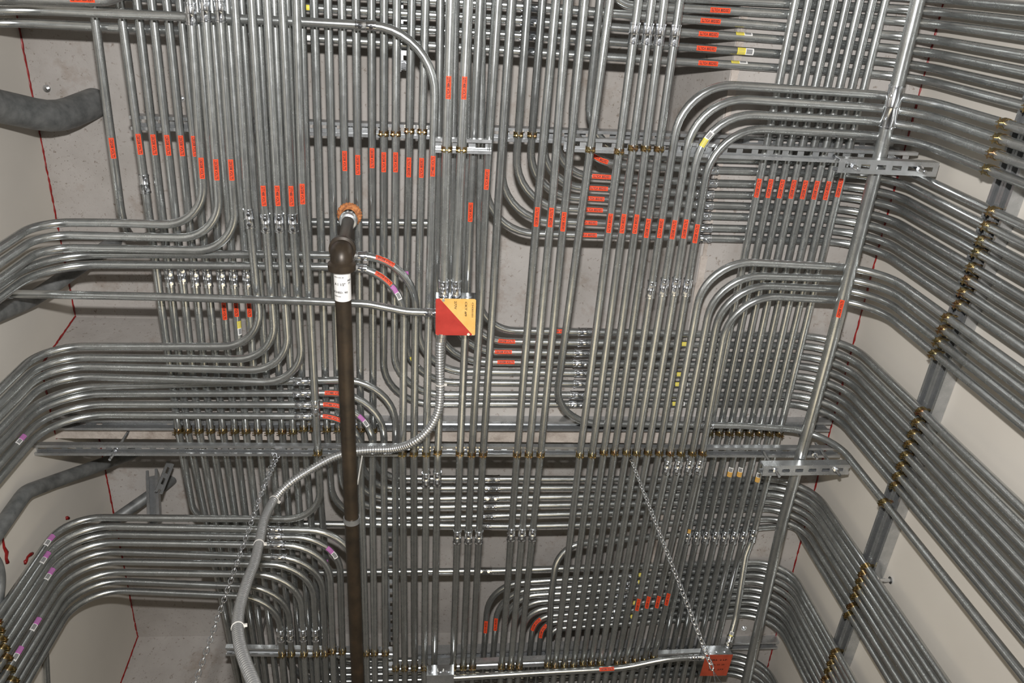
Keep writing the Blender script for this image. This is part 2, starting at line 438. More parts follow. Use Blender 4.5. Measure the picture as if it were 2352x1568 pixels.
# rough strips left by the formwork joints
mb = MB()
for x, wd in ((GX1 + .004, .022),):
    n = 160
    for i in range(n):
        y = YB + (YE - YB) * i / n; y2 = YB + (YE - YB) * (i + 1) / n
        w1 = wd * random.uniform(.5, 1.3)
        mb.box((x + .01, (y + y2) / 2, ZS - .0015), (w1, y2 - y, .005))
for y0, y1 in RIBS:
    n = 120
    for i in range(n):
        x = XL + (GX1 - XL) * (i + .5) / n; w1 = random.uniform(.045, .062)
        mb.box((x, y1 - .012 - w1 / 2, ZS - .001), ((GX1 - XL) / n, w1, .005 + random.uniform(0, .002)))
struct('trim_1', mb, [M['rough_concrete']])
for nm, c, d in (('wall_left', (XL - .06, (YB + YE) / 2, 1.6), (.12, YE - YB + .24, 3.4)), ('wall_right', (XR + .06, (YB + YE) / 2, 1.6), (.12, YE - YB + .24, 3.4))):
    mb = MB()
    zt = ZC + .02 if nm == 'wall_left' else ZS + .02
    mb.box((c[0], c[1], zt / 2), (d[0], d[1], zt)); struct(nm, mb, [M['wall']])
mb = MB(); mb.box((.07, YB - .06, 2.2), (3.2, .12, 4.4)); struct('wall_back', mb, [M['wall']])
mb = MB(); mb.box((.07, YE + .06, 2.2), (3.2, .12, 4.4)); struct('wall_front', mb, [M['wall']])
mb = MB(); mb.box((.07, (YB + YE) / 2, -.06), (3.2, YE - YB + .24, .12)); struct('floor', mb, [M['floor']])
# red sealant beads where wall meets concrete
def bead(pts, name, r=.0045):
    P2 = []
    for a, b in zip(pts, pts[1:]):
        a = V(a); b = V(b); k = max(1, int((b - a).length / .012))
        for i in range(k): P2.append(a.lerp(b, i / k) + V((0, random.uniform(-.001, .001), random.uniform(-.003, .003))))
    P2.append(V(pts[-1])); mb = MB(); tube_mb(mb, P2, r, 7, [r * random.choice((.8, .9, 1, 1.05, 1.15)) for _ in P2]); struct(name, mb, [M['caulk']], True)
lp = [(XL, YB, ZC)]
for y0, y1 in RIBS: lp += [(XL, y0, ZC), (XL, y0 + .05, ZS), (XL, y1 - .01, ZS), (XL, y1 + .015, ZC)]
bead(lp + [(XL, YE, ZC)], 'trim_2'); bead([(XR, YB, ZS), (XR, YE, ZS)], 'trim_3')

# ================================================================ CONDUITS
ZD, ZX, ZF, ZM = 2.447, 2.4805, 2.333, 2.405     # lengthwise deep, crosswise deep, front, between
Y0, Y1 = -1.6, 4.4
ORD = ['first', 'second', 'third', 'fourth', 'fifth', 'sixth', 'seventh', 'eighth', 'ninth', 'tenth', 'eleventh', 'twelfth', 'thirteenth']
XWR, XWL = 1.4265, -1.2835
FL = .25                         # wall runs end at the wireway below the picture
def rw(p, xw=None, z=FL): xw = XWR if xw is None else xw; return [p, V((xw, p.y, z))]

# top cross rows, passing from wall to wall over everything
TB = {}
rows = [(1176, 116.5, 1650, 147), (1176, 79.5, 1650, 112), (1176, 45, 1650, 75), (1176, 12, 1650, 49)]
g = 'crosswise steel conduits under the slab at the top of the picture'
for i, rl in enumerate(rows):
    e = (1712, [151, 118, 85, 55][i], 2055, [173, 143, 111, 81][i])
    a = ex(rl, ZX, .2); b = ex(e, ZX, 1.0); c = ex(e, ZX, XWR)
    if i == 0: l = [ex((60, 53, 640, 79.5), ZX, XWL), ex((250, 64, 740, 85), ZX, -.6)]; l = [V((XWL, l[0].y, FL))] + l
    else: l0 = ex((409, 71 - 17.8 * i * 2, 909, 98.7 - 34.5 * i), ZX, XWL); l = [V((XWL, l0.y, FL)), l0]
    TB[i] = conduit(l + [a, b] + rw(c), f'{ORD[i]} crosswise conduit counting upward in the top rows under the slab', g)
for i, (y1, y2) in enumerate(((27, 47), (3, 20), (-22, -8))):
    e = (1712, y1, 2055, y2); cl = down(1388 + 34 * i, 0); k = corner(cl, e, ZX)
    TB[4 + i] = conduit([ey(cl, ZD, Y0), k, ex(e, ZX, XWR)] + rw(ex(e, ZX, XWR))[1:], f'{ORD[i]} of three conduits bending to the right wall along the top edge', g)

# deep lengthwise conduits on the left, clamped to the soffit channel
c220 = [304.6, 340.3, 372.6, 405.2, 435, 471, 503, 537, 569, 605, 639, 668, 699, 727.6, 758.4, 789, 820, 854]
c987 = [410, 431, 457.6, 484, 512, 539.5, 565, 592.6, 620, 648, 673, 698, 722, 751, 777.6, 803, 828.6, 857]
c1110 = [432, 456, 480, 505, 530, 555, 580, 606, 632, 658, 683, 708, 733, 760, 784, 808, 832, 858]
DL = []
g = 'deep lengthwise conduits left of the black pipe'
rD = [(1176, 1099.5, 1780, 1101), (1176, 1120, 1780, 1117), (1176, 1142, 1780, 1133), (1176, 1161, 1780, 1150), (1176, 1183, 1780, 1167)]
GD = 'conduits of the lower right bend group running onto the right wall'
def wallcol(p):                  # keep corner, drop down the right wall
    return V((XWR, p.y, FL))
dsc = ['with a coupling and rough finish', 'with the second orange label from the left wall', 'with the third orange label from the left wall', 'with the fourth orange label', 'with the fifth orange label', 'between the first two front bends', 'between the second and third front bends', 'right after the third front bend', '', '', '', '', '']
for i in range(18):
    a = (c220[i], 220, c987[i], 987); b = (c987[i], 987, c1110[i], 1110)
    pts = [ey(a, ZD, Y0), P(c987[i], 987, ZD)]
    if i == 0:
        rl = (700, 1209, 1176, 1207); k = corner(b, (466, 1200, 700, 1207), ZX); e = ex((1500, 1204, 1780, 1190), ZX, 1.0)
        pts += [P(432, 1110, ZD + .01), k, P(1176, 1208, ZX), e] + rw(ex((1500, 1204, 1780, 1190), ZX, XWR))
        DL.append(conduit(pts, 'long grey conduit nearest the left wall that turns across below the hung channel', g, m='steel')); continue
    if 1 <= i <= 11:
        lab = f'{ORD[i - 1]} straight deep conduit from the left wall, clamped to the soffit channel'
        pts += [P(c1110[i] + (c1110[i] - c987[i]) * 2.9, 1467, ZD), ey((c1110[i], 1110, c1110[i] + (c1110[i] - c987[i]) * 2.9, 1467), ZD, Y1)]
        DL.append(conduit(pts, lab, g)); continue
    if i == 12:
        pts += [ey(b, ZD, Y1)]; DL.append(conduit(pts, 'deep conduit hidden beside the front conduit with three couplings, left of the black pipe', g)); continue
    j = 17 - i; k = corner(b, rD[j], ZX); e = ex(rD[j], ZX, XWR)
    pts = pts[:1] + [P(c987[i], 987, ZD), k, e, wallcol(e)]
    DL.append(conduit(pts, f'{ORD[j]} row from the top of five bending right beside the black pipe foot', GD, R=.16))
c = conduit([ey((218.6, 44, 279.7, 500.6), ZD, Y0), P(287, 556, ZD), P(287, 556, ZD) + V((0, .09, .42))], 'thin conduit closest to the left wall with an orange label, ending up in the slab', g); CA = c
# crosswise single grey row
conduit([P(535, 508, ZX), P(983, 512, ZX)], 'short crosswise conduit behind the columns level with the rusted pipe flange', 'single crosswise conduits')
# R1: eight conduits bending onto right wall
c400 = [1117, 1152, 1184, 1215, 1244, 1272, 1301, 1336]
r1345 = [539.5, 511, 481, 455, 431, 403.5, 372, 351]; r1620 = [547, 523, 495, 470.5, 446, 419.8, 390, 365]; r1975 = [555.6, 531, 506, 481.5, 453, 429, 400, 372]
g = 'eight conduits sweeping from the top onto the right wall with upside-down orange labels'
R1 = []
for i in range(8):
    cl = down(c400[i], 400); ra = (1345, r1345[i], 1620, r1620[i]); rb = (1620, r1620[i], 1975, r1975[i])
    k = corner(cl, ra, ZX); m_ = P(1620, r1620[i], ZX); e = ex(rb, ZX, XWR)
    k0 = ey(cl, ZD, .36) if i < 6 else ey(cl, ZD, .1)
    R1.append(conduit([ey(cl, ZD, Y0), k0, k, m_, e, wallcol(e)], f'{ORD[i]} row from the bottom of eight labelled conduits sweeping onto the upper right wall', g, R=.165))
# middle deep rows
c700 = [881, 907, 935, 963, 1004, 1036, 1068, 1101]
r1300 = [927, 906, 880, 856, 833, 810, 786, 761]; r1860 = [927, 907, 885, 863, 839.5, 817.6, 794, 771]
g = 'eight conduits bending across behind the junction box onto the right wall'
c220b = [882, 910.4, 943.4, 974, 1010, 1044, 1074, 1106]
RCg = []
for i in range(8):
    cl = (c220b[i], 220, c700[i], 700); rl = (1300, r1300[i], 1860, r1860[i])
    k = corner(cl, rl, ZX); e = ex(rl, ZX, XWR)
    RCg.append(conduit([ey(cl, ZD, Y0), P(c700[i], 600, ZD), k, e, wallcol(e)], f'{ORD[i]} row from the bottom of eight deep conduits right of the red and yellow box', g, R=.165))
# row 7 of lower right group: from the bottom clamps, bending right
cl = (1262, 1460, 1274, 1330); rl = (1330, 1248, 1700, 1212); k = corner(cl, rl, 2.42); e = ex((1600, 1219, 1780, 1209), ZX, XWR)
CX = conduit([ey((1253, 1568, 1262, 1460), ZF, 3.1), P(1260, 1500, ZF), P(1266, 1370, 2.36), k, P(1560, 1226, 2.47), P(1780, 1209, ZX), e, wallcol(e)], 'conduit rising from the lower clamps and bending right at a shallow slope to the wall', GD, R=.15)
# lower deep rows
rE = [(1230, 1307, 1743, 1290), (1400, 1324, 1743, 1302.5), (1400, 1341, 1743, 1317.6), (1400, 1355, 1743, 1333.7), (1400, 1371, 1743, 1351), (1400, 1387.5, 1743, 1366), (1400, 1404, 1743, 1380), (1400, 1419, 1743, 1395), (1400, 1434, 1743, 1409)]
cE = [0, 1112, 1134, 1155, 1176, 1197, 1218, 1238.5, 1259]
g = 'nine conduits of the lowest bend group onto the right wall'
REl = []
for i in range(9):
    rl = rE[i]; e = ex(rl, ZX, XWR)
    if i == 0: c = conduit([ex((850, 1313, 1150, 1310), ZX, -.9), P(1150, 1310, ZX), P(1230, 1307, ZX), e, wallcol(e)], 'straight crosswise conduit above the lower bend group, from the black pipe to the right wall', g)
    else:
        cl = (cE[i], 1490, cE[i] - (cE[i] - VPX) * .0, 1390) if False else down(cE[i], 1490)
        k = corner(cl, rl, ZX); c = conduit([ey(cl, ZD, Y1), P(cE[i], 1490, ZD), k, e, wallcol(e)], f'{ORD[i - 1]} row from the top of eight conduits curving right in the lowest bends', g, R=.15)
    REl.append(c)
# last rows near the bottom edge
for i, (ya, yb) in enumerate(((1519, 1502), (1534, 1516), (1549, 1530), (1564, 1544))):
    rl = (800, ya, 1743, yb); e = ex(rl, ZX, XWR); cl = down(735 - 24 * i, 1500); k = corner(cl, rl, ZX)
    conduit([ey(cl, ZX, 2.35), k, e, wallcol(e)], f'{ORD[i]} crosswise conduit along the bottom edge behind the lowest hung channel', 'crosswise conduits at the bottom edge', R=.15)

# eight lengthwise conduits beside the girder, clamped at the right
g = 'eight lengthwise conduits beside the thick conduit, each with an orange label'
R8 = []
for i in range(8):
    x0 = 1795 + 28.5 * i; x1 = 1628 + 23 * i; x2 = 1577 + 21.4 * i
    pts = [ey((x0, 160, x1, 998), ZD, Y0), P(x1, 998, ZD), P(x2, 1240, ZD)]
    if i < 7: pts += [ey((x1, 998, x2, 1240), ZD, 3.9)]
    else: pts += [P(1713, 1275, 2.43), P(1690, 1420, 2.34), P(1672, 1484, 2.29)]
    R8.append(conduit(pts, f'{ORD[i]} from the left of eight straight lengthwise conduits with orange labels beside the thick conduit', g))
# ---- front group straight through the hung channels
F = []
g = 'front lengthwise conduits right of the middle, clamped to the hung channels'
fr = [[(1438, 220), (1407, 460), (1376.7, 700), (1331, 1050), (1283, 1460)], [(1469, 220), (1438, 460), (1406, 700), (1359, 1050), (1305, 1460)],
      [(1498, 220), (1468, 460), (1434, 700), (1385, 1050), (1327, 1460)], [(1530.5, 220), (1496.5, 460), (1460.6, 700), (1409.5, 1050), (1348, 1460)]]
A4 = [(1527, 460), (1558, 460), (1584, 460), (1612, 460)]; A7 = [(1490, 700), (1518, 700), (1544.6, 700), (1571, 700)]
B10 = [1437, 1460, 1486, 1512]; B14 = [1368, 1389, 1409, 1430]
rA = [(1700, 197, 2000, 216.6), (1700, 227.6, 2000, 247), (1700, 262, 2000, 277), (1700, 293, 2000, 307)]; rA2 = [222, 252, 282, 315]
ZP = ZF
def poly(pts, z): return [P(x, y, z) for x, y in pts]
def tail(x0, y0, x1, y1, z, yy=3.9): return ey((x0, y0, x1, y1), z, yy)
for i in range(4):
    p = fr[i]; F.append(conduit([tail(*p[0], *p[1], ZF, Y0)] + poly(p[1:-1], ZF) + [tail(*p[-2], *p[-1], ZF)], f'{ORD[i]} straight front conduit from the left of four with couplings near the top edge', g))
for i in range(4):
    cl = (*A4[i], *A7[i]); k = corner(cl, rA[i], ZF); e = ex((2000, rA[i][3], 2082, rA2[i]), ZF, 1.375)
    F.append(conduit([V((1.375, e.y, FL)), e, k, P(*A7[i], ZF), P(B10[i], 1050, ZF), tail(B10[i], 1050, B14[i], 1460, ZF)], f'{ORD[i]} from the outside of four conduits in the upper right front bend group', 'four conduits of the upper right front bend', R=.15))
rB = [(1800, 603.5, 1920, 607.6), (1800, 635, 1920, 638), (1800, 657, 1920, 661), (1800, 680, 1920, 684)]; rB2 = [613, 640.5, 665, 690]
B7 = [1602, 1631, 1654, 1676]; C10 = [1537, 1562, 1588, 1611]; C14 = [1450, 1470.6, 1493, 1513]
for i in range(4):
    cl = (C10[i], 1050, C10[i] + (B7[i] - C10[i]) * .72 , 800) if True else None
    k = corner((C10[i], 1050, B7[i] - (B7[i] - C10[i]) * .285, 800), rB[i], ZF); e = ex((1920, rB[i][3], 1975, rB2[i]), ZF, 1.405)
    F.append(conduit([V((1.405, e.y, FL)), e, k, P(C10[i], 1050, ZF), tail(C10[i], 1050, C14[i], 1460, ZF)], f'{ORD[i]} from the outside of four conduits in the middle right front bend group', 'four conduits of the middle right front bend', R=.15))
# three straight columns and the one that turns right
for i, p in enumerate([[(1257.3, 220), (1236, 460), (1216, 700), (1187, 1050), (1157, 1460)], [(1287, 220), (1269, 460), (1246, 700), (1214, 1050), (1179, 1460)], [(1322, 220), (1299, 460), (1275.7, 700), (1241, 1050), (1199.5, 1460)]]):
    F.append(conduit([tail(*p[0], *p[1], ZF, Y0)] + poly(p[1:-1], ZF) + [tail(*p[-2], *p[-1], ZF)], f'{ORD[i]} from the left of three front conduits standing alone right of the box', g))
cl = (1340, 460, 1307.6, 700); k = corner((1307.6, 700, 1284, 870), (1480, 974, 1700, 977), 2.395); e = ex((1700, 977, 1860, 988), 2.395, 1.41)
CS = conduit([tail(1372, 220, 1340, 460, ZF, Y0), P(1340, 460, ZF), P(1307.6, 700, ZF), k, P(1700, 977, 2.395), e, V((1.41, e.y, FL))], 'lone conduit turning right under the middle rows and down the right wall', g, R=.16)
# columns in the middle
mid = [([(1130, 220), (1115, 460), (1105, 680), (1083, 1050), (1067, 1460)], 'front conduit just right of the red and yellow box, second of three below it'),
       ([(1160.6, 220), (1144.7, 460), (1133, 680), (1109, 1050), (1089, 1460)], 'front conduit with an orange label beside the empty concrete right of the box')]
for p, l in mid: F.append(conduit([tail(*p[0], *p[1], ZF, Y0)] + poly(p[1:-1], ZF) + [tail(*p[-2], *p[-1], ZF)], l, g))
F.append(conduit([tail(1093, 220, 1081.6, 460, ZF + .03, Y0), P(1081.6, 460, ZF + .03), P(1073, 680, 2.375), P(1066, 820, 2.37), P(1056, 1050, ZF), tail(1056, 1050, 1043, 1460, ZF)], 'front conduit passing behind the red and yellow junction box', g))
F.append(conduit([P(1019, 750, 2.375), P(1012, 860, 2.37), P(1005, 1050, ZF), tail(1005, 1050, 998.6, 1460, ZF)], 'front conduit starting behind the box beside the flexible conduit', g))
ZB = 2.288
CB = []
for i, p in enumerate([[(1032, 100), (1029.5, 220), (1023, 460), (1019, 640)], [(1069, 100), (1065.6, 220), (1055, 460), (1047, 640)]]):
    CB.append(conduit([tail(*p[1], *p[2], ZB, Y0), P(*p[2], ZB), P(p[3][0], 668, ZB)], ['left', 'right'][i] + ' conduit of the pair entering the top of the red and yellow junction box', 'pair of conduits feeding the junction box', r=.0135))
# T1, T2 : across then down
T1r = [(137, 25, 690, 49)]
k = corner((1000, 170, 992, 460), (690, 50, 840, 58), 2.38); e = ex((0, 20, 400, 36), 2.38, -1.22)
T1 = conduit([V((-1.22, e.y, FL)), e, P(400, 37, 2.38), P(690, 49.5, 2.38), k, P(992, 460, 2.37), P(983, 800, 2.345), P(979, 1050, ZF), tail(979, 1050, 975.5, 1460, ZF)], 'long conduit crossing at the top left and bending down through the middle', 'conduits crossing from the left wall and bending down the middle', R=.19)
for i, (ra, cl, xm, xw) in enumerate([((250, 584, 620, 584), (955, 700, 952, 930), 950.5, -1.19), ((250, 607.6, 620, 611), (928, 700, 926, 930), 924.5, -1.19)]):
    k = corner(cl, (620, ra[3], 800, [587, 613][i]), 2.365); e = ex(ra, 2.365, xw); x14 = [952, 929][i]
    conduit([V((xw, e.y, FL)), e, P(620, ra[3], 2.365), k, P(*cl[2:], 2.34), P(xm, 1050, ZF), tail(xm, 1050, x14, 1460, ZF)], ['outer', 'inner'][i] + ' conduit of the pair with orange labels on the bend behind the black pipe', 'conduits crossing from the left wall and bending down the middle', R=.165)
# front left bends
g = 'seven front conduits bending onto the left wall'
gi = [((451.5, 220, 467, 440), (60, 509, 250, 511.6, 380, 516), -1.165), ((485, 220, 499, 420), (60, 536, 250, 542, 380, 544.5), -1.165), ((519, 220, 534, 430), (60, 566, 250, 570.6, 380, 573), -1.165)]
GI = []
for i, (cl, r, xw) in enumerate(gi):
    rl = (r[0], r[1], r[4], r[5]); k = corner(cl, rl, ZF); e = ex((r[0], r[1] + 1, r[2], r[3]), ZF, xw)
    GI.append(conduit([ey(cl, ZF, Y0), k, P(r[2], r[3], ZF), e, V((xw, e.y, FL))], f'{ORD[i]} row from the top of three front conduits bending left at the upper left', g, R=.125))
mq = [((553, 220, 568, 460), (300, 795.6, 500, 795.6), (568, 460, 592, 690)), ((591, 220, 606, 460), (300, 821.7, 500, 824), (606, 460, 625, 700)), ((625, 220, 638, 460), (300, 843.6, 500, 848), (638, 460, 655, 700)), ((658.5, 220, 669.5, 460), (300, 868, 500, 874), (669.5, 460, 685, 700))]
for i, (cl, rl, c2) in enumerate(mq):
    k = corner(c2, rl, ZF); e = ex(rl, ZF, -1.225)
    GI.append(conduit([ey(cl, ZF, Y0), P(cl[2], cl[3], ZF), k, e, V((-1.225, e.y, FL))], f'{ORD[i]} row from the top of four front conduits bending left at mid height', g, R=.125))
# u: straight, clamped, then turns left as the first low row
c1 = (695, 460, 712, 700); k = corner((731, 1050, 735, 1120), (150, 1190, 640, 1192), ZF); e = ex((300, 1189, 640, 1192), ZF, -1.278)
CU = conduit([ey((687.5, 220, 695, 460), 2.318, Y0), P(695, 460, 2.318), P(712, 700, 2.32), P(723, 900, 2.325), P(731, 1050, ZF), k, e, V((-1.278, e.y, FL))], 'front conduit just left of the black pipe, coupling halfway, turning left low down', g, R=.125)
# M rows: from left wall, bend down behind the black pipe, pass over the hung channel
g = 'four conduits crossing from the left wall and bending down behind the black pipe'
for i, (ya, yb, x9, x11, x14) in enumerate([(885, 877, 908.5, 908, 909), (904, 902.6, 882, 882, 885), (928.6, 928.6, 856, 855, 860), (953, 954.7, 829, 829, 840.5)]):
    rl = (300, ya, 610, yb); cl = (x9, 1010, x11, 1110); k = corner(cl, rl, ZM + .003); e = ex(rl, ZM + .003, XWL + .005)
    conduit([V((XWL + .005, e.y, FL)), e, k, P(x11, 1110, ZM), P(x11 + (x14 - x11) * .4, 1250, 2.37), P(x11 + (x14 - x11) * .75, 1380, ZF), tail(x11, 1110, x14, 1460, ZF)], f'{ORD[i]} row from the top of four with couplings, bending down behind the black pipe', g, R=.17)
# LL rows
yl = [1209, 1227, 1246, 1268, 1290, 1313.5, 1335, 1357]; yr = [1216, 1233, 1252, 1279, 1296, 1320, 1349, 1371]
xb = [812, 784, 761, 743, 722, 693, 663, 641]
g = 'eight conduits bending in the lower left corner from the wall to the lowest channel'
LLc = []
for i in range(8):
    rl = (300, yl[i], 600, yr[i] - 1); cl = (xb[i], 1400, xb[i] + (VPX - xb[i]) * .035, 1510); k = corner(cl, rl, ZF); e = ex(rl, ZF, -1.278)
    LLc.append(conduit([V((-1.278, e.y, FL)), e, k, ey(cl, ZF, 3.9)], f'{ORD[i]} from the outside of eight conduits bending in the lower left corner', g, R=.155))
# top edge wide conduit
k = corner((330, 10, 345, 80), (0, -6, 200, -1), 2.27); e = ex((0, -6, 200, -1), 2.27, -1.2)
T0 = conduit([V((-1.2, e.y, FL)), e, k, k + V((-.02, -1.2, 0))], 'thick conduit curving along the top edge at the left', 'single crosswise conduits', R=.16, r=.0155)
# the thick conduit at the right
BP = conduit([tail(2108.8, 0, 2024.6, 342.7, 2.285, Y0), P(2024.6, 342.7, 2.285), P(1904, 810, 2.285), P(1799.7, 1190, 2.285), tail(1799.7, 1190, 1717.5, 1549, 2.285, 3.9)], 'thick galvanised conduit running lengthwise at the right, held under two short channels', 'thick lengthwise conduit', r=.0195)
# conduit to the box
BXC = conduit([V((-1.32, P(4, 674, ZB).y, P(0, 674, ZB).z)), P(350, 681, ZB), P(700, 691, ZB), P(845, 698, ZB), P(935, 716, ZB), P(998, 718, ZB)], 'crosswise conduit passing behind the black pipe into the side of the junction box', 'single crosswise conduits', R=.2)
BXC2 = conduit([P(1030, 1557, 2.29), P(1180, 1548, 2.29), P(1430, 1534, 2.29), P(1530, 1513, 2.28), P(1606, 1508, 2.28)], 'conduit along the bottom edge between the grey box and the orange box', 'single crosswise conduits', R=.3)

# ================================================================ CHANNELS, RODS
DN = V((0, 0, -1))
gS = 'galvanised strut channels'
def hch(x1, y1, x2, y2, z, label, flip=False, **k):
    a = P(x1, y1, z); b = P(x2, y2, z); m = (a.y + b.y) / 2
    return channel(a, b, V((0, 0, 1)) if flip else DN, label=label, group=gS, **k)
S1A = hch(298, 282, 2083, 339, 2.4605, 'long crosswise channel above the upper rows, left end showing on bare concrete')
S1B = hch(1297, 332, 2106, 366, 2.3465, 'slotted channel carrying the four front clamps at the upper right', D=.0206)
S1C = hch(1000, 334, 1129, 338, 2.3035, 'short channel clamping two conduits labelled 277/480 volts', D=.0206)
S2 = hch(66, 1034, 1932, 1040, 2.3465, 'long hung channel across the middle carrying most of the front clamps', D=.0206)
SD = hch(120, 976, 1908, 981, 2.4605, 'channel fixed to the beam soffit just above the long hung channel')
S3 = hch(518, 1497, 905, 1503, 2.3465, 'short channel with gold clamps at the foot of the lower left bends', D=.0206)
S4 = hch(880, 1538, 1652, 1504, 2.3465, 'lowest hung channel carrying the long line of gold clamps', D=.0206)
S5 = hch(960, 1508, 1790, 1482, 2.4605, 'soffit channel behind the lowest hung channel')
# lengthwise strips with slots
a = P(930, 165, ZX + .016); S6 = channel(V((a.x, Y0, a.z)), a, DN, label='lengthwise slotted channel end between conduits at the top, with a bolt', group=gS)
p = P(928, 148, ZX + .04)
q = MB(); q.cyl(p, p - V((0, 0, .006)), .013, 20); q.cyl(p - V((0, 0, .006)), p - V((0, 0, .016)), .009, 6); part('washer_and_nut', q, [M['zinc']], S6)
S7 = channel(P(893, 1192, ZX + .0145), P(900, 1490, ZX + .0145), DN, label='lengthwise slotted channel seen between the columns near the bottom', group=gS)
# wall channels
zr = lambda y: H(1.905 + .045 * y)
xr = XWR + RC + .0012
WR = [channel(V((XR - .0005 - .0415 + .0415, -.9, 0)), V((0, 0, 0)), DN)] if False else []
for dz, nm in ((0, 'channel along the right wall under the rows of clamps'), (.0425, 'upper channel of the doubled run along the right wall')):
    WR.append(channel(V((xr, -1.2, zr(-1.2) + dz)), V((xr, 3.8, zr(3.8) + dz)), V((-1, 0, 0)), label=nm, group=gS, D=XR - xr - .001, slots=False))
xl = XWL - RC - .0012
WL = channel(V((xl, -.8, H(1.85))), V((xl, 3.6, H(1.85))), V((1, 0, 0)), label='channel along the left wall at the lower corner', group=gS, D=xl - XL - .001, slots=False)
# the thick conduit hangs on two short channels under the long ones
def bracket(px1, py1, px2, py2, z, lab, rods, ztop):
    a = P(px1, py1, z + .033); b = P(px2, py2, z + .033)
    o = channel(P(px1, py1, z + .033), P(px2, py2, z + .033), V((0, 0, 1)), label=lab, group='short channels under the thick conduit', D=.0206 * 1.6)
    T = (b - a).normalized()
    for k, d in enumerate(rods):
        q = a + T * d; rod(V((q.x, q.y, ztop)), V((q.x, q.y, q.z - .033 - .034)), f'threaded rod with nuts through the {["left", "right"][k]} end of the {lab.split(" channel")[0]} channel', 'rods of the short channels', washers=(ztop - q.z + .033 + .001,))
    return o
bracket(1915, 374, 2140, 384, 2.230, 'upper short slotted channel under the thick conduit', (.045, .245), H(2.40))
bracket(1745, 1069, 1942, 1066, 2.230, 'lower short slotted channel under the thick conduit', (.045, .26), H(2.40))
p = P(296, 990, 2.5); rod(p, V((p.x, p.y, H(2.322))), 'threaded rod hanging the left end of the long middle channel', 'hanger rods', washers=(.122, .134))
p = P(1832, 992, 2.5); rod(p, V((p.x, p.y, H(2.322))), 'threaded rod hanging the right end of the long middle channel', 'hanger rods', washers=(.121, .155))
p = P(598, 1462, 2.6); rod(V((p.x, p.y, ZC)), V((p.x, p.y, H(2.36))), 'threaded rod above the short lower left channel', 'hanger rods')

# ================================================================ CLAMPS
for x in [410, 431, 457.6, 484, 512, 539.5, 565, 592.6, 620, 648, 673, 698, 722, 751, 777.6, 803, 828.6, 857]: clamp(x, 986, cands=DL)
for i in range(8): clamp(1628 + 23 * i, 996, cands=R8)
for x in (881, 909, 942, 972): clamp(x, 302, cands=RCg)
for x, y in ((1186, 311), (1219, 312)): clamp(x, y, cands=R1)
for x, y in ((1419, 342), (1452, 343), (1483, 343), (1516, 343), (1358, 340)): clamp(x, y, cands=F + [CS])
for x, y in ((1026, 338), (1061, 338)): clamp(x, y, cands=CB)
fc = ALL
for x in (924, 950, 979, 1005, 1056, 1083, 1109, 1187, 1214, 1241, 1331, 1359, 1385, 1409.5, 1437, 1460, 1486, 1512, 1537, 1562, 1588, 1611, 731):
    c = nearest(x, 1040, [k for k in ALL if abs(k.p[-1].z - H(ZF)) < .03 or k is CU])
    if c: clamp(0, 0, c=c[0], s=c[1])
for x, y in ((641, 1507), (663, 1507), (693, 1508), (722, 1508), (743, 1505), (765, 1503), (787, 1502)): clamp(x, y - 8, cands=LLc)
zf = [k for k in ALL if abs(k.p[-1].z - H(ZF)) < .02]
for x, y in ((840, 1504), (860, 1503), (885, 1502)): clamp(x, y - 4, cands=zf)
for x, y in ((908, 1540), (929, 1540), (951, 1540), (974, 1539), (1042, 1537), (1065, 1537), (1088, 1537), (1154, 1535), (1176, 1533), (1197, 1532), (1258.6, 1531), (1280, 1531), (1301, 1530.5), (1322.6, 1530), (1345, 1528), (1366.5, 1527), (1387.7, 1526), (1409, 1524), (1430.5, 1522), (1452.8, 1520), (1473.6, 1519), (1495.6, 1517), (1514.5, 1516)): clamp(x, y - 6, cands=zf + [CX])
def wallclamps(x0, zfun, N_, Ld, lst):
    for c in lst:
        for e in ((c.p[0], c.p[-1])):
            if abs(e.x - x0) < .075 and e.z < H(0) and abs(e.z - FL) < .01:
                # find s at the channel's height
                L = c.s[-1]; best = min((abs(at(c, L * i / 400)[0].z - zfun(e.y)) + abs(at(c, L * i / 400)[0].x - e.x), L * i / 400) for i in range(401))
                p_, T_ = at(c, best[1]); clamp(0, 0, N=N_, Ldir=Ld, c=c, s=best[1] + (zfun(e.y) - p_.z) / T_.z); break
wallclamps(XWR - .02, zr, V((-1, 0, 0)), V((0, 1, 0)), ALL)
wallclamps(XWL, lambda y: H(1.85), V((1, 0, 0)), V((0, 1, 0)), [c for c in ALL if min(c.p[0].x, c.p[-1].x) < XWL + .03])
for y in (.35, .6): pass

# ================================================================ COUPLINGS
for x, y in ((435, 26), (469, 26), (503, 27)): coupling(x, y, cands=GI)
coupling(332, 424, cands=DL)
for x, y in ((574, 505), (610, 514), (641, 514), (672, 515)): coupling(x, y, cands=GI, side=.1)
for x, y in ((386, 634), (416, 634), (444, 635), (477, 636), (505, 637), (533, 638), (562, 638)): coupling(x, y, cands=DL, side=-.2)
coupling(722, 932, cands=[CU], side=0)
for x, y in ((697, 877), (697, 903), (697, 929), (697, 955)): coupling(x, y, True)
for x, y in ((822, 590), (822, 616), (842, 58)): coupling(x, y, True)
for x, y in ((1457, 78), (1488, 78), (1520, 83), (1551, 84)): coupling(x, y, cands=F, side=-.1)
for x, y in ((1221, 14), (1219, 47), (1218, 82), (1216, 119)): coupling(x, y, True)
for x, y in ((1628, 392), (1625, 420), (1622, 446), (1619, 470), (1614, 496), (1612, 523), (1610, 547)): coupling(x, y, True, cands=R1)
for x, y in ((1500, 661), (1527, 661), (1553, 661), (1581, 659)): coupling(x, y, cands=F, side=.1)
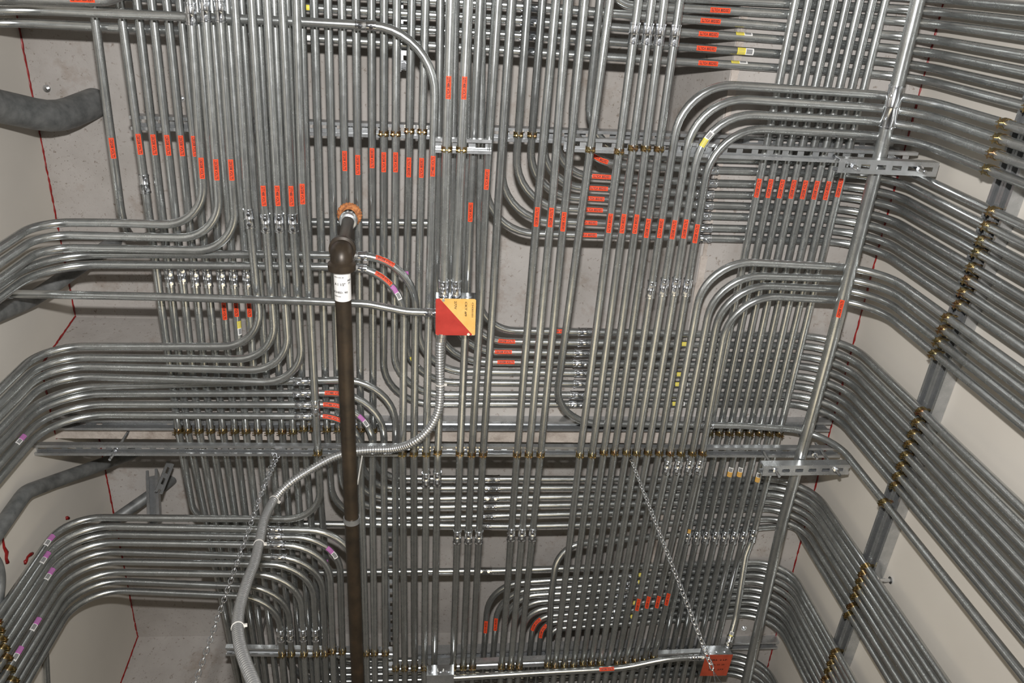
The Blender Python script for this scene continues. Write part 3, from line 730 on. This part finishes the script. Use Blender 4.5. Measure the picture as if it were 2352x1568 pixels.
for x, y in ((1345, 762), (1343, 787), (1338, 811), (1337, 834), (1335, 857), (1333, 881), (1329, 907), (1325, 928)): coupling(x, y, True, cands=RCg)
coupling(1620, 976, True, cands=[CS])
for x, y in ((978, 1101), (1004, 1101)): coupling(x, y, side=0)
for x, y in ((1533, 1072), (1558, 1072), (1583, 1073), (1607, 1073)): coupling(x, y, cands=F, side=.1)
for x, y in ((1129, 1101), (1128, 1122), (1126, 1143), (1125, 1163), (1124, 1184)): coupling(x, y, True)
for x, y in ((1051, 1234), (1074, 1234), (1100, 1234), (1172, 1229), (1197, 1229), (1223, 1229)): coupling(x, y, side=0)
for i in range(8): coupling(1577 + 21.4 * i + 2, 1231, cands=R8, side=.1)
for x, y in ((633, 1216), (633, 1234), (636, 1254), (640, 1283)): coupling(x, y, True, cands=LLc)
coupling(1112, 1208, True); coupling(1116, 1310, True)
for x, y in ((641, 1456), (663, 1456), (693, 1456), (722, 1456)): coupling(x, y, cands=LLc, side=0)
coupling(2046, 240, cands=[BP], L=.12, side=.5)
coupling(8, 674, True, cands=[BXC], L=.05); coupling(986, 717, True, cands=[BXC], L=.04)
coupling(1022, 661, cands=CB, L=.045); coupling(1047, 662, cands=CB, L=.045); coupling(1596, 1510, True, cands=[BXC2], L=.04); coupling(1666, 1470, cands=R8, L=.04)
for i, (x, y) in enumerate(((1418, 1400), (1411, 1418), (1424, 1385), (1428, 1370), (1432, 1354), (1436, 1340), (1440, 1325))): coupling(x, y, True, L=.045)

# ================================================================ LABELS
for x, y in ((253.6, 341), (312.6, 333), (349.6, 330), (380, 333), (411, 336), (444, 334.5), (463, 382.5), (496, 384), (530.6, 386.6), (790, 367), (822.7, 374), (859, 359), (882, 366), (909, 373), (969, 384), (695.7, 445), (1157, 350), (1118, 408.6), (1081, 484), (1404, 510), (1434, 510), (1463.5, 516), (1520.6, 524), (510.7, 708), (538, 707), (568.7, 706)): vlabel(x, y, 'down')
vlabel(1902, 435, 'down', cands=R8)
for x, y in ((609, 444), (638.4, 445), (668.6, 445), (1029.7, 199), (1066.7, 197)): vlabel(x, y, 'down', '277/480 VOLTS')
vlabel(990, 377, 'up', '277/480 VOLTS')
for x, y in ((942, 378), (1231, 495), (1266, 501), (1296, 504), (1486.5, 524), (1550.7, 526), (1577.6, 528), (1605.6, 532), (1475, 1384), (1497, 1381), (1519, 1378), (1540, 1375), (1926, 705)): vlabel(x, y, 'up')
for x, y in ((1742.7, 428), (1767, 430), (1793, 430), (1820, 431), (1845, 437), (1874, 434), (1930, 431)): vlabel(x, y, 'up', cands=R8)
for x, y in ((1376, 405), (1373, 431), (1369, 454.6), (1360, 481), (1352, 511), (1346, 540), (1367, 370)): vlabel(x, y, 'left', cands=R1)
for x, y in ((1653, 25), (1634, 48), (1625, 75), (1620, 112), (1619.7, 146)): vlabel(x, y, 'left')
for x, y in ((1285, 761), (1159, 786), (1155, 810), (1162, 832)): vlabel(x, y, 'right', cands=RCg)
for x, y in ((768, 903), (763, 931), (760, 962)): vlabel(x, y, 'right', '277/480 VOLTS')
for x, y in ((884, 602), (880, 640)): vlabel(x, y, 'right', twist=.3)
for x, y in ((1118, 1436), (1140, 1431)): vlabel(x, y, 'down', cands=REl)
for x, y in ((1234, 1437), (1254, 1452)): vlabel(x, y, 'up', cands=REl)
vlabel(190, 2, 'left', '277/480 VOLTS'); vlabel(1396, 1541, 'right', cands=[BXC2])
sticker(1706, 92, 'right', 'yellow', twist=.9); sticker(1711, 118, 'right', 'yellow', Wd=.02); sticker(1700, 140, 'right', 'yellow', twist=1)
sticker(1624, 316, 'up', 'yellow', twist=0, Wd=.016)
for x, y in ((708, 18), (708, 82)): sticker(x, y, 'right', 'yellow', L=.02)
sticker(539, 748, 'down', 'yellow', twist=.5); sticker(941, 833, 'down', 'yellow', L=.05, twist=.3)
for x, y in ((1580, 789), (1570, 858), (1562, 881), (1555, 927)): sticker(x, y, 'right', 'yellow', L=.045, cands=RCg)
for x, y in ((1474, 1318), (1471, 1334), (1462, 1387), (1457, 1415)): sticker(x, y, 'right', 'yellow', L=.03)
for x, y in ((1699, 1082), (1672, 1082), (1741, 1094)): sticker(x, y, 'up', 'amber', L=.042, Wd=.018)
sticker(1577, 1222, 'down', 'amber', L=.042, Wd=.018); sticker(1673, 1452, 'up', 'yellow', L=.03)
sticker(938, 636, 'down', 'purple', twist=-.2); sticker(906, 670, 'down', 'purple', twist=.1); sticker(835, 958, 'right', 'purple', L=.05)
for x, y in ((103, 1240), (95, 1283), (104, 1322), (80, 1438), (45, 1508)): sticker(x, y, 'down', 'purple', L=.055, Wd=.016)
sticker(764, 1266, 'down', 'purple', L=.055, Wd=.016); sticker(756, 1287, 'down', 'purple', L=.04); sticker(1135, 22, 'up', 'purple', L=.05); sticker(52, 1020, 'down', 'purple')

# ================================================================ BLACK DRAIN PIPE
r = .0225; zc = 2.10
p0 = P(803, 492, 2.42); p1 = P(784, 583, zc); p1 = V((p0.x - .004, p0.y + .02, H(zc))) if False else p1
q2 = ey((790, 760, 822, 1568), zc, 3.9); pm = P(800, 1000, zc); pb = P(791, 760, zc)
R = .045; mb = MB()
path = fillet([p0, p1, pb], .04, 10)
tube_mb(mb, [p1 + (pb - p1).normalized() * .05, pb, pm, P(822, 1568, zc), q2], r, 28)
mp = mb.mesh('drain_pipe', [M['iron']], True, p1); sharp(mp, 50)
DP = link('drain_pipe', mp, None, p1.copy()); tag(DP, 'black iron pipe running lengthwise below everything, with a white printed label', 'pipe')
mb = MB(); tube_mb(mb, [p0 - V((0, 0, .003)), p1.lerp(p0, .12)], .0178, 24); part('drop_pipe', mb, [M['iron']], DP, True)
el = fillet([p1.lerp(p0, .13), p1, p1 + (pb - p1).normalized() * .042], .05, 12)
mb = MB(); tube_mb(mb, el, r + .008, 28); t0 = (el[1] - el[0]).normalized(); t1 = (el[-1] - el[-2]).normalized()
mb.lathe(el[0] - t0 * .004, t0, [(0, .0178), (0, r + .012), (.002, r + .0145), (.014, r + .0145), (.018, r + .008)], 28)
mb.lathe(el[-1] + t1 * .004, -t1, [(0, r), (0, r + .012), (.002, r + .0155), (.020, r + .0155), (.026, r + .008)], 28)
part('pipe_elbow', mb, [M['iron']], DP, True)
dz = (p1 - p0).normalized(); c0 = p0 + dz * .005
mb = MB(); n = 24; vs = []; fs = []
prof = [(0, .034), (.004, .037), (.009, .034), (.012, .026), (.018, .021)]
for d, rr in prof:
    for k in range(4 * n):
        g = 2 * math.pi * k / (4 * n); rk = rr * (1 + (.05 if (k % 4) < 2 and d < .01 else 0)); vs.append(p0 + V((math.cos(g) * rk, math.sin(g) * rk, -d)))
m4 = 4 * n
for i in range(len(prof) - 1):
    for k in range(m4): fs.append((i * m4 + k, i * m4 + (k + 1) % m4, (i + 1) * m4 + (k + 1) % m4, (i + 1) * m4 + k))
mb.add(vs, fs); fs2 = part('ceiling_flange', mb, [M['rust']], DP, False); fs2['label'] = 'rusted orange flange with a toothed rim'
ca = p0.lerp(p1, .14)
mb = MB(); mb.lathe(ca, dz, [(0, .018), (0, .024), (.003, .0275), (.018, .0275), (.024, .0245), (.026, .0185)], 28, 0); part('collar', mb, [M['strut']], DP, True)['label'] = 'worn grey collar'
# printed label
T = (pb - p1).normalized(); lc = P(787, 654, zc)
class _c: pass
dpc = Conduit(); dpc.p = [p1, pb, pm, P(822, 1568, zc), q2]; dpc.r = r; dpc.s = [0.]
for a, b in zip(dpc.p, dpc.p[1:]): dpc.s.append(dpc.s[-1] + (b - a).length)
s0 = (lc - p1).length; f = wrap(dpc, s0, -1); mb = MB()
f2 = wrap(dpc, s0, 1)
patch(mb, f2, -.042, .042, -.041, .041, .0008, 0, 6, 18)
def ptxt(s, u, v, L_, h_):       # lines of print run around the pipe
    vs, fs = text_geo(s); mb.add([f2(u - y * h_, -(v + x * L_) * -1, .0016) for x, y in vs], fs, 1)
ptxt('A 1 1/2"', -.010, -.008, .030, .008); ptxt('SCHED. 90', .014, -.008, .042, .006); ptxt('-RED', -.020, .019, .014, .0055); ptxt('TT', -.011, .019, .008, .0055); ptxt('MFG USA M', -.030, -.010, .026, .003); ptxt('ASTM A53', .026, -.016, .022, .003)
part('printed_label', mb, [M['white'], M['ink']], DP, True)['label'] = 'white label with black print'
# band on the pipe lower down
mb = MB(); pc = P(808, 1192, zc); T = (P(822, 1568, zc) - pm).normalized(); mb.lathe(pc - T * .009, T, [(0, r + .0005), (0, r + .004), (.018, r + .004), (.018, r + .0005)], 28); part('pipe_ring', mb, [M['strut']], DP, True)['label'] = 'galvanised hanger ring'

# ================================================================ JUNCTION BOXES
def jbox(c, X_, Y_, Z_, s, d, label, name='junction_box'):
    # c: centre of the cover face, Z_ points up into the room's ceiling
    mb = MB(); t = .002; h = s / 2
    for sx in (-1, 1): mb.box(c + X_ * (sx * (h - t / 2)) + Z_ * (d / 2), (t, s, d), X_, Y_, Z_)
    for sy in (-1, 1): mb.box(c + Y_ * (sy * (h - t / 2)) + Z_ * (d / 2), (s, t, d), X_, Y_, Z_)
    mb.box(c + Z_ * d, (s, s, t), X_, Y_, Z_)
    for k in (-1, 0, 1):
        a = c - Y_ * h + X_ * (k * s * .3) + Z_ * (d * .5); mb.cyl(a, a - Y_ * .0012, .013, 18); mb.cyl(a - Y_ * .0012, a - Y_ * .0018, .010, 18)
    me = mb.mesh(name, [M['zinc']], False, c); o = link(name, me, None, c.copy()); tag(o, label, 'junction box'); return o
cb = P(1046.5, 728, 2.262); X_ = V((1, -.01, 0)).normalized(); Z_ = V((0, 0, 1)); Y_ = Z_.cross(X_)
s = .1225
JB = jbox(cb, X_, Y_, Z_, s, .048, 'square box with red and yellow painted cover and handwritten CH30101 at the middle')
mb = MB(); h = s / 2; ch = .008
def C2(x, y, e=0): return cb + X_ * (x * h) + Y_ * (y * h) - Z_ * (.0015 + e)
# y=-1 is the near side (top of the cover as photographed)
q = .93
red = [(-1, -q), (-q, -1), (-.80, -1), (.86, .95), (.80, 1), (-q, 1), (-1, q)]
yel = [(-.80, -1), (q, -1), (1, -q), (1, q), (q, 1), (.86, .95)]
for poly_, mi in ((red, 0), (yel, 1)):
    n = len(poly_); vs = [C2(x, y, .0) for x, y in poly_] + [C2(x, y, -.0015) for x, y in poly_]
    mb.add(vs, [tuple(range(n)), tuple(range(n, 2 * n))[::-1]] + [(k, (k + 1) % n, n + (k + 1) % n, n + k) for k in range(n)], mi)
def ctxt(s, cx, cy, L_, h_):     # handwriting runs away from the lens (down the picture)
    vs, fs = text_geo(s); mb.add([C2(cx - y * h_ * -1, cy + x * L_, .0006) for x, y in vs], fs, 2)
ctxt('CH30101', .84, -.42, .80, .085); ctxt('CKT #9', .50, -.46, .80, .12); ctxt('277V', -.02, -.66, .44, .12)
part('box_cover', mb, [M['redp'], M['yelp'], M['pencil']], JB)['label'] = 'cover painted half red and half yellow with handwriting'
for x, y in ((-.62, -.93), (.66, .92)):
    mb = MB(); a = C2(x, y, 0); mb.cyl(a, a - Z_ * .003, .0045, 12); part('cover_screw', mb, [M['zinc']], JB)
# orange box, lower right, turned
c2 = P(1645, 1527, 2.235); X2 = V((1, .06, .05)).normalized(); Z2 = (V((0, 0, 1)) - X2 * X2.z).normalized(); Y2 = Z2.cross(X2)
OB = jbox(c2, X2, Y2, Z2, .112, .045, 'galvanised box with an orange-red cover near the bottom right, beside the thick conduit')
mb = MB(); mb.box(c2 - Z2 * .001, (.112, .112, .002), X2, Y2, Z2)
for k, (tx, wd) in enumerate((('SR2  2 LP', .6), ('2E5, 27, 29', .5), ('LP4  277', .55))):
    vs, fs = text_geo(tx); mb.add([c2 + X2 * (x * .112 * wd + .004) + Y2 * (-.030 + k * .026 - y * .008) - Z2 * .0024 for x, y in vs], fs, 1)
part('box_cover', mb, [M['orap'], M['ink']], OB)['label'] = 'orange-red cover with faint writing'
c3 = P(1011, 1572, 2.24); GB = jbox(c3, X_, Y_, Z_, .105, .048, 'bare grey box cut by the bottom edge, left of the lowest cross conduit')
mb = MB(); mb.box(c3 - Z_ * .001, (.105, .105, .002), X_, Y_, Z_); part('box_cover', mb, [M['strut']], GB)
a = P(1012, 1545, 2.262)
mb = MB(); mb.box(V((a.x, c3.y - .0535, H(2.262))), (.026, .001, .012)); part('paper_sticker', mb, [M['white']], GB)

# ================================================================ FLEXIBLE CONDUIT
fp = [(1012, 772, 2.275), (1010, 800, 2.272), (1010, 850, 2.268), (1011, 900, 2.262), (1006, 945, 2.255), (985, 985, 2.25), (950, 1015, 2.25), (905, 1030, 2.285), (850, 1033, 2.30), (805, 1038, 2.302), (765, 1050, 2.295), (715, 1077, 2.27), (665, 1110, 2.22), (630, 1147, 2.16), (608, 1190, 2.04), (597, 1240, 1.92), (585, 1290, 1.80), (568, 1335, 1.69), (553, 1385, 1.58), (546, 1430, 1.48), (550, 1475, 1.39), (563, 1520, 1.31), (580, 1562, 1.24), (600, 1620, 1.15)]
cp = [P(*q) for q in fp]; cp = [cp[0] * 2 - cp[1]] + cp + [cp[-1] * 2 - cp[-2]]
dense = []
for i in range(1, len(cp) - 2):
    for k in range(24):
        t = k / 24; a, b, c, d = cp[i - 1:i + 3]
        dense.append(.5 * ((2 * b) + (c - a) * t + (2 * a - 5 * b + 4 * c - d) * t * t + (3 * b - a - 3 * c + d) * t ** 3))
L = [0.]
for a, b in zip(dense, dense[1:]): L.append(L[-1] + (b - a).length)
step = .0023; pts = []; rad = []; j = 0; n = int(L[-1] / step); pr = (.0, .0022, .0034, .0022)
for i in range(n):
    s_ = i * step
    while j < len(L) - 2 and L[j + 1] < s_: j += 1
    pts.append(dense[j].lerp(dense[j + 1], (s_ - L[j]) / max(1e-9, L[j + 1] - L[j]))); rad.append(.0105 + pr[i % 4] * 1.25)
mb = MB(); tube_mb(mb, pts, 0, 14, rad); me = mb.mesh('flexible_conduit', [M['flex']], True, pts[0])
FXC = link('flexible_conduit', me, None, pts[0].copy()); tag(FXC, 'ribbed silver flexible conduit looping from the junction box and hanging down lower left', 'flexible conduit')
mb = MB(); T = (pts[4] - pts[0]).normalized(); mb.lathe(pts[0] - T * .012, T, [(0, .012), (0, .0165), (.012, .0165), (.014, .0145), (.028, .0145), (.028, .011)], 18); part('connector', mb, [M['zinc']], FXC, True)
def tie(i, w=.004, tail=True):
    p = pts[i]; T = (pts[i + 1] - pts[i - 1]).normalized(); mb = MB(); mb.lathe(p - T * w / 2, T, [(0, .0138), (0, .0155), (w, .0155), (w, .0138)], 18)
    if tail:
        n_ = EYEP - p; n_ = (n_ - T * n_.dot(T)).normalized(); b_ = n_.cross(T); b_ = b_ if b_.dot(R_) > 0 else -b_
        mb.box(p + b_ * .017 + n_ * .003, (.009, .007, .006), b_, T, n_)
    part('cable_tie', mb, [M['nylon']], FXC)['label'] = 'white cable tie'
for tx, ty in ((1008, 883), (634, 1150), (600, 1250), (548, 1440)):
    i = min(range(4, len(pts) - 4), key=lambda i: (proj(pts[i])[0] - tx) ** 2 + (proj(pts[i])[1] - ty) ** 2); tie(i)

# ================================================================ CHAINS AND WIRES
def chain(a, b, label, ll=.023, wr=.0017):
    a = V(a); b = V(b); T = (b - a).normalized(); u = T.orthogonal().normalized(); w_ = T.cross(u); L = (b - a).length; k = int(L / (ll * .74)); mb = MB()
    for i in range(k):
        c = a + T * (ll * .74 * (i + .5)); tw = (i % 2) * 1.45 + .5 + random.uniform(-.2, .2); e = u * math.cos(tw) + w_ * math.sin(tw); loop = []
        for j in range(12):
            g = 2 * math.pi * j / 12; loop.append(c + T * (math.cos(g) * ll * .5) + e * (math.sin(g) * ll * .27 * (1.15 if abs(math.sin(g)) < .8 else 1)))
        o = len(mb.v); nrm = T.cross(e); N_ = 5
        for j in range(12):
            d = (loop[(j + 1) % 12] - loop[j - 1]).normalized(); x = nrm.cross(d)
            for m_ in range(N_):
                g = 2 * math.pi * m_ / N_; mb.v.append(tuple(loop[j] + (nrm * math.cos(g) + x * math.sin(g)) * wr))
        for j in range(12):
            for m_ in range(N_): mb.f.append((o + j * N_ + m_, o + j * N_ + (m_ + 1) % N_, o + ((j + 1) % 12) * N_ + (m_ + 1) % N_, o + ((j + 1) % 12) * N_ + m_)); mb.m.append(0)
    me = mb.mesh('chain', [M['zinc']], True, a); o = link('chain', me, None, a); tag(o, label, 'chain'); return o
a = P(1450, 1056, 2.31); b = P(1638, 1540, 1.32)
CH1 = chain(a, b, 'thin steel chain hanging in front of the right front conduits and the orange box')
hook = MB(); tube_mb(hook, [a + V((0, 0, .05)), a + V((.004, 0, .02)), a], .0016, 6); part('chain_hook', hook, [M['zinc']], CH1)
for k, (ex_, ey_) in enumerate(((1664, 1680), (1745, 1700))):
    mb = MB(); c_ = P(ex_, ey_, 1.02); tube_mb(mb, [b, b.lerp(c_, .5), c_], .0011, 6); o = link('hanger_wire', mb.mesh('hanger_wire', [M['zinc']], True, b), None, b); tag(o, ['shorter', 'longer'][k] + ' wire spreading from the lower end of the right chain', 'wire')
a = P(632, 1042, 2.33); b = V((a.x - .02, a.y + .05, H(1.02)))
CH2 = chain(a, b, 'thin steel chain hanging behind the ribbed flexible conduit at the lower left')
a2 = P(628, 1060, 2.29); chain(P(640, 1046, 2.33), a2.lerp(b, .12), 'short doubled chain end looped at the hung channel', ll=.017)
mb = MB(); a = P(832, 1046, 2.27); b = P(821, 1112, 2.13); mb.box((a + b) / 2, ((b - a).length, .005, .0012), (b - a).normalized(), (b - a).normalized().orthogonal().normalized()); o = link('cable_tie', mb.mesh('cable_tie', [M['nylon']], False, a), None, a); tag(o, 'long white tie tail hanging beside the black pipe', 'cable tie')

# ================================================================ LARGE RIGID PIPES IN THE LEFT WALL
def big(pts, r, label, R=.2):
    return conduit(pts, label, 'large dull conduits entering the left wall', R=R, r=r, m='dull', name='rigid_conduit')
def hole(p, r, n=V((0, 0, -1))):
    pass
big([P(262, 218, 2.90), P(128, 272, 2.62), PX(-20, 240, -1.28), PX(-330, 190, -1.28)], .047, 'thickest dull grey pipe dropping from the slab at the top left', R=.3)
big([P(266, 550, 2.83), P(262, 556, 2.78), PX(80, 685, -1.305), PX(-60, 742, -1.305)], .025, 'dull grey pipe running from a round slab hole to the left wall at mid height', R=.2)
big([P(318, 1030, 2.83), P(300, 1042, 2.76), PX(125, 1105, -1.308), PX(58, 1130, -1.308), PX(-90, 1340, -1.308)], .024, 'dull grey pipe bending down the left wall below the hung channel', R=.12)
big([P(402, 1096, 2.83), P(380, 1112, 2.76), P(262, 1194, 2.62), PX(190, 1240, -1.308)], .022, 'short dull grey pipe in a clamp behind the lower left bends', R=.12)
big([PX(-40, 1262, -1.306), PX(6, 1296, -1.306), PX(-6, 1400, -1.306)], .014, 'dark pipe at the left picture edge beside red sealant', R=.1)
k = conduit([PX(60, 1462, -1.322), PX(104, 1472, -1.322), PX(112, 1640, -1.322)], 'thin conduit curving down the left wall at the bottom corner', 'single crosswise conduits', R=.05, r=.010)
# upright channel and brace beside the short pipe
channel(P(348, 1078, 2.62), P(352, 1188, 2.42), V((0, -1, -.35)), label='upright channel stub behind the lower left bends', group=gS, slots=False)
channel(P(392, 1062, 2.60), P(365, 1130, 2.48), V((1, -1, 0)), label='flat slotted brace leaning beside the upright channel stub', group=gS, W=.03, D=.004)
# red sealant left on the wall around the pipes
for lb, pxs in (('red sealant bead at the left picture edge beside the dark pipe', ((2, 1224), (7, 1240), (9, 1256), (15, 1268), (14, 1282), (17, 1292))), ('red sealant bead under the lower left rows', ((56, 1292), (61, 1286), (63, 1279), (70, 1273), (75, 1270))), ('small red sealant flecks on the wall above the lower left rows', ((152, 1190), (155, 1187), (157, 1190)))):
    pp = [PX(x, y, XL + .002) for x, y in pxs]; mb = MB(); tube_mb(mb, pp, .004, 7, [random.uniform(.003, .008) for _ in pp])
    o = link('sealant_bead', mb.mesh('sealant_bead', [M['caulk']], True, pp[0]), None, pp[0]); tag(o, lb, 'sealant', 'red sealant left on the left wall')
# slab anchors and small studs
for i, (x, y, z, lb) in enumerate(((108, 203, 2.8, 'small steel anchor head in the slab near the top left corner'), (417, 226, 2.8, 'small steel anchor head in the slab between the fourth and fifth conduits'), (2072, 1337, None, 'steel bolt with a flat washer sticking out of the wall channel at right'), (1708, 1441, 2.5, 'steel anchor stud beside the thick conduit near the bottom'))):
    if z: p = P(x, y, z); n_ = V((0, 0, -1))
    else: p = PX(x - 25, y - 5, XR); n_ = V((-1, 0, 0))
    mb = MB(); mb.cyl(p, p + n_ * .004, .012, 16); mb.cyl(p + n_ * .004, p + n_ * (.012 if z else .05), .006, 8)
    if not z: mb.cyl(p + n_ * .05, p + n_ * .054, .017, 20)
    o = link('anchor_bolt', mb.mesh('anchor_bolt', [M['zinc']], False, p), None, p); tag(o, lb, 'bolt', 'loose anchor bolts')
# white device and wires against the slab
p = P(1040, 520, 2.79); mb = MB(); mb.lathe(p, V((0, 0, -1)), [(0, .0), (0, .042), (.03, .042), (.034, .036), (.034, 0)], 24)
o = link('ceiling_sensor', mb.mesh('ceiling_sensor', [M['nylon']], True, p), None, p); tag(o, 'white device on the slab above the junction box, half hidden by columns', 'sensor')
mb = MB(); pp = [P(1040 + 42 * math.cos(t) , 520 + 42 * math.sin(t), 2.74) for t in [k * .3 for k in range(-2, 17)]]; tube_mb(mb, pp, .0014, 6); o = link('loose_wire', mb.mesh('loose_wire', [M['ink']], True, pp[0]), None, pp[0]); tag(o, 'thin black wire looped round the white device', 'wire')
mb = MB(); pp = [P(1058, 485, 2.72), P(1066, 497, 2.71), P(1078, 510, 2.72)]; tube_mb(mb, pp, .003, 6); o = link('loose_wire', mb.mesh('loose_wire', [M['blue']], True, pp[0]), None, pp[0]); tag(o, 'short blue wire beside the white device', 'wire')

# ================================================================ THE LIGHT FITTING HUNG ON THE CHAINS (below the picture)
la = P(1450, 1056, 2.31); lb = P(632, 1042, 2.33)
x0, x1 = lb.x + .02, la.x + .22; y0, y1 = la.y - .04, la.y + .56; zt = H(.99); cx, cy = (x0 + x1) / 2, (y0 + y1) / 2
mb = MB(); mb.box((cx, cy, zt - .035), (x1 - x0, y1 - y0, .01))
for sx in (-1, 1): mb.box((cx + sx * (x1 - x0) / 2, cy, zt - .01), (.004, y1 - y0, .06))
for sy in (-1, 1): mb.box((cx, cy + sy * (y1 - y0) / 2, zt - .01), (x1 - x0, .004, .06))
o = link('light_fitting', mb.mesh('light_fitting', [M['white']], False, V((cx, cy, zt))), None, V((cx, cy, zt))); tag(o, 'wide indirect light fitting hung on two thin chains, glowing upward', 'light fitting')
glow = mat('lamp_glow', (1, .9, .7), .5); bs = glow.node_tree.nodes['Principled BSDF']; bs.inputs['Emission Color'].default_value = (1, .86, .62, 1); bs.inputs['Emission Strength'].default_value = 1.5
mb = MB(); mb.box((cx, cy, zt), (x1 - x0 - .01, y1 - y0 - .01, .004)); part('lamp_diffuser', mb, [glow], o)
